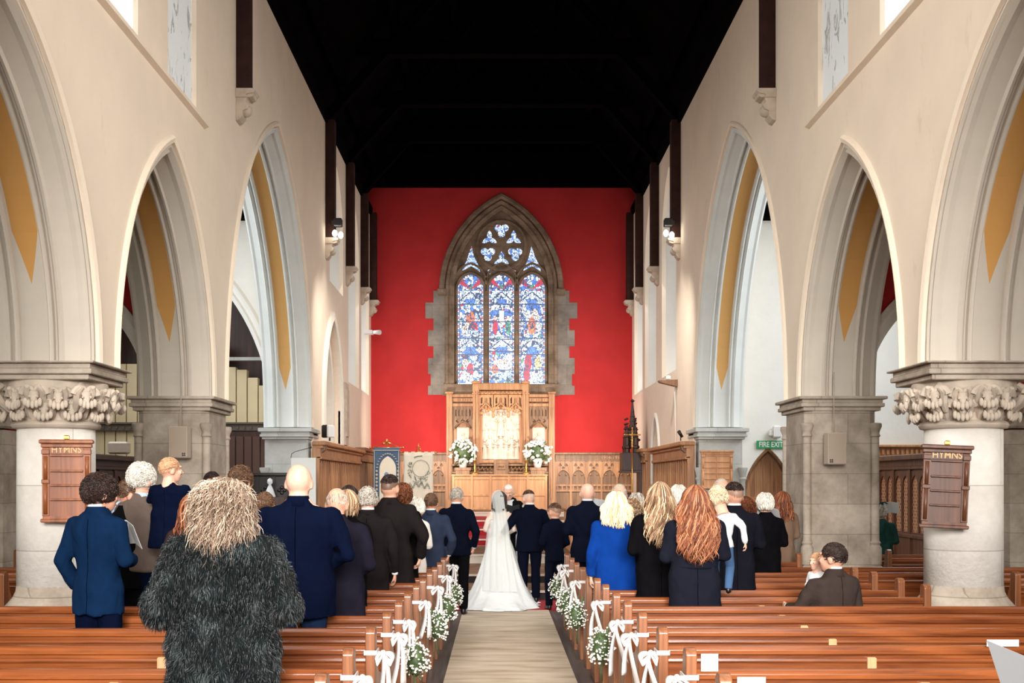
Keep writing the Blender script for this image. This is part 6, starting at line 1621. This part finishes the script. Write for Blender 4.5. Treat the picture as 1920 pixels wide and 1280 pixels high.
# ---------------- the couple and the priest
def groomx(root, T, Hd, k, bm, aps):
    m = MB(); m.box(T((0, -.128, .89)), (.004, .01, .16)); m.build('vent', BLK, root)
person('groom in a dark navy suit standing on the right of the bride', wide=1.12, yaw=.08, skin=SKP, hair=('fade', H_BRN, SHAD2), top=(NAVY, 'suit'), bottom=TR(NAVY), shirt=WSH, nod=.25, turn=.3, arms=(((.31, -.05, 1.17), (.39, -.07, 1.06)), ((.30, -.06, 1.14), (.25, .06, .90))), hem=.80, extra=groomx, fine=True, **at(993, 918, 17.75, .016))
def brideparts(root, T, Hd, k, bm, aps):
    # bodice
    m = MB()
    for zs in ([(1.02, .135, .098, 0), (1.08, .130, .094, 0), (1.18, .140, .10, 0), (1.28, .152, .108, .005), (1.335, .155, .105, .01)],):
        m.rings([[T((w_ * math.cos(a), yo + d_ * math.sin(a), z)) for a in [2 * PI * q / 28 for q in range(28)]] for z, w_, d_, yo in zs])
    m.build('bodice', IVORY, root)
    # gown: full skirt with pleats flowing into a train behind her
    n = 96; rs = []
    H0 = 1.05
    for i in range(19):
        t = i / 18; z = H0 * (1 - t) ** 1.0; rx = .135 + .30 * t ** .75 + .12 * t ** 4; ry = .10 + .24 * t ** .8
        back = .78 * t ** 3.2; r_ = []
        for q in range(n):
            a = 2 * PI * q / n; pl_ = 1 + (.045 * math.sin(a * 11 + 1.5) + .03 * math.sin(a * 19)) * t ** .8
            x = rx * math.cos(a) * pl_; y = ry * math.sin(a) * pl_
            if math.sin(a) < 0: y -= back * (-math.sin(a)) ** .8; x *= 1 + .22 * t ** 4 * (-math.sin(a))
            zz = z + (.035 * math.sin(a * 9) * t ** 6 + .01 if t > .9 else 0)
            r_.append((x * k, y * k, max(.012, zz * k)))
        rs.append(r_)
    r_ = [(x * 1.07 + (.03 * math.sin(q * .9)), y * 1.05 - .03, .006) for q, (x, y, z) in enumerate(rs[-1])]; rs.append(r_)
    g = MB().rings(rs, 0, True, True); o = g.build('gown_skirt', IVORY, root)
    # veil: sheer, from the crown down the back
    m = MB(); vs = []; nu, nv = 22, 40
    def vp(u, v):
        if v < .16:
            t = v / .16; pol = .02 + 1.45 * t; az = (u - .5) * 2.7 * (.75 + .25 * t) - .42
            p = Vector((.112 * math.sin(pol) * math.sin(az) - .012, -.005 - .138 * math.sin(pol) * math.cos(az), 1.655 + .124 * math.cos(pol))); return Hd(p)
        t = (v - .16) / .84; s0 = vp(u, .1599); z = s0.z * (1 - t) + .25 * k * t
        wd = .12 + .16 * t ** 1.1; x = (u - .5) * 2 * wd + .012 * math.sin(u * 34 + t * 2) * (.3 + t) + (-.03) * math.sin(t * PI)
        y = s0.y - .02 - .10 * t - .50 * t ** 3 + .016 * math.cos(u * 30) * (.3 + t)
        return Vector((s0.x * (1 - min(1, t * 3)) + x * min(1, t * 3), y, z))
    vs = [vp(i / nu, j / nv) for j in range(nv + 1) for i in range(nu + 1)]
    m.add(vs, [(j * (nu + 1) + i, j * (nu + 1) + i + 1, (j + 1) * (nu + 1) + i + 1, (j + 1) * (nu + 1) + i) for j in range(nv) for i in range(nu)], 0, True)
    vm, nt, bb = new_mat('veil_tulle'); bb.inputs['Base Color'].default_value = rgb(226, 227, 222); bb.inputs['Roughness'].default_value = .8; bb.inputs['Alpha'].default_value = .52; bb.inputs['Sheen Weight'].default_value = .4
    m.build('veil', vm, root)
    m = MB()
    for s, sh, el, wr in aps:   # lace sleeves
        m.tube([T(sh + Vector((-s * .04, 0, .01))), T(sh.lerp(el, .5)), T(el), T(wr)], [.05 * k, .046 * k, .040 * k, .031 * k], 12)
    m.rings([[T((w_ * math.cos(a), yo + d_ * math.sin(a), z)) for a in [2 * PI * q / 24 for q in range(24)]] for z, w_, d_, yo in ((1.30, .160, .100, 0), (1.40, .158, .092, 0), (1.435, .12, .08, -.01))])
    lm, nt, bb = new_mat('lace_sleeve'); bb.inputs['Base Color'].default_value = rgb(236, 222, 208); bb.inputs['Alpha'].default_value = .8
    link('lace_top', voxel(m, .012, 1), lm, root)
bd = at(937, 920, 17.75, .016)
bd['H'] *= .995
person('bride in an ivory satin gown with a long sheer veil and spreading train', yaw=0, wide=.88, deep=.9, skin=SKP, hair=('long', H_DARK, (.20, .2, .2, 220)), bottom=('gown', None), nod=.05, turn=-.25, arms=(((.26, .03, 1.15), (.13, .24, 1.08)), ((.26, .03, 1.15), (.13, .24, 1.08))), extra=brideparts, nolegs=True, fine=True, **bd)
def priestx(root, T, Hd, k, bm, aps):
    m = MB(); n = 28
    m.rings([[T((w_ * math.cos(a), d_ * math.sin(a), z)) for a in [2 * PI * q / n for q in range(n)]] for z, w_, d_ in ((.10, .30, .24), (.5, .26, .2), (.9, .22, .16), (1.1, .20, .15), (1.3, .21, .145), (1.40, .19, .12), (1.46, .12, .09), (1.48, .09, .08))])
    for s, sh, el, wr in aps: m.tube([T(sh), T(el), T(wr)], [.075 * k, .085 * k, .10 * k], 12)
    link('surplice', voxel(m, .014, 2, .012, 7), SURP, root)
    m = MB()
    for s in (-1, 1):
        m.tube([T((0, -.09, 1.50)), T((s * .085, -.02, 1.49)), T((s * .12, .10, 1.40)), T((s * .09, .185, 1.15)), T((s * .09, .24, .55))], [.035 * k, .045 * k, .055 * k, .05 * k, .05 * k], 8, flat=.5)
    m.build('scarf', CASS, root)
    m = MB().rings([[T((r_ * math.cos(a), -.01 + r_ * math.sin(a), z)) for a in [2 * PI * q / 20 for q in range(20)]] for z, r_ in ((1.46, .075), (1.525, .066), (1.53, .06))], cap=False); m.build('clerical_collar', CASS, root)
    g = MB()
    for s in (-1, 1): g.tube([Hd((s * .034 + .02 * math.cos(a), .118, 1.62 + .014 * math.sin(a))) for a in [2 * PI * q / 12 for q in range(13)]], .0016, 4)
    g.build('glasses', black, bm)
person('priest in a white surplice and black scarf facing the couple', yaw=PI - .1, wide=1.0, skin=SKP, hair=('bald', H_WHT, 1), top=(CASS, 'coat'), bottom=TR(BLK), nod=.35, arms=('book', 'book'), extra=priestx, topname='cassock', fine=True, **at(954, 906, 18.75, .165))
o = booklet((px2x(962, 18.3), 18.36, 1.46), (-.9, 0, 0), .11, .18, label='black open prayer book held by the priest'); o.data.materials[0] = black
# green leaf held by the tall dark jacket, water glass on the pew
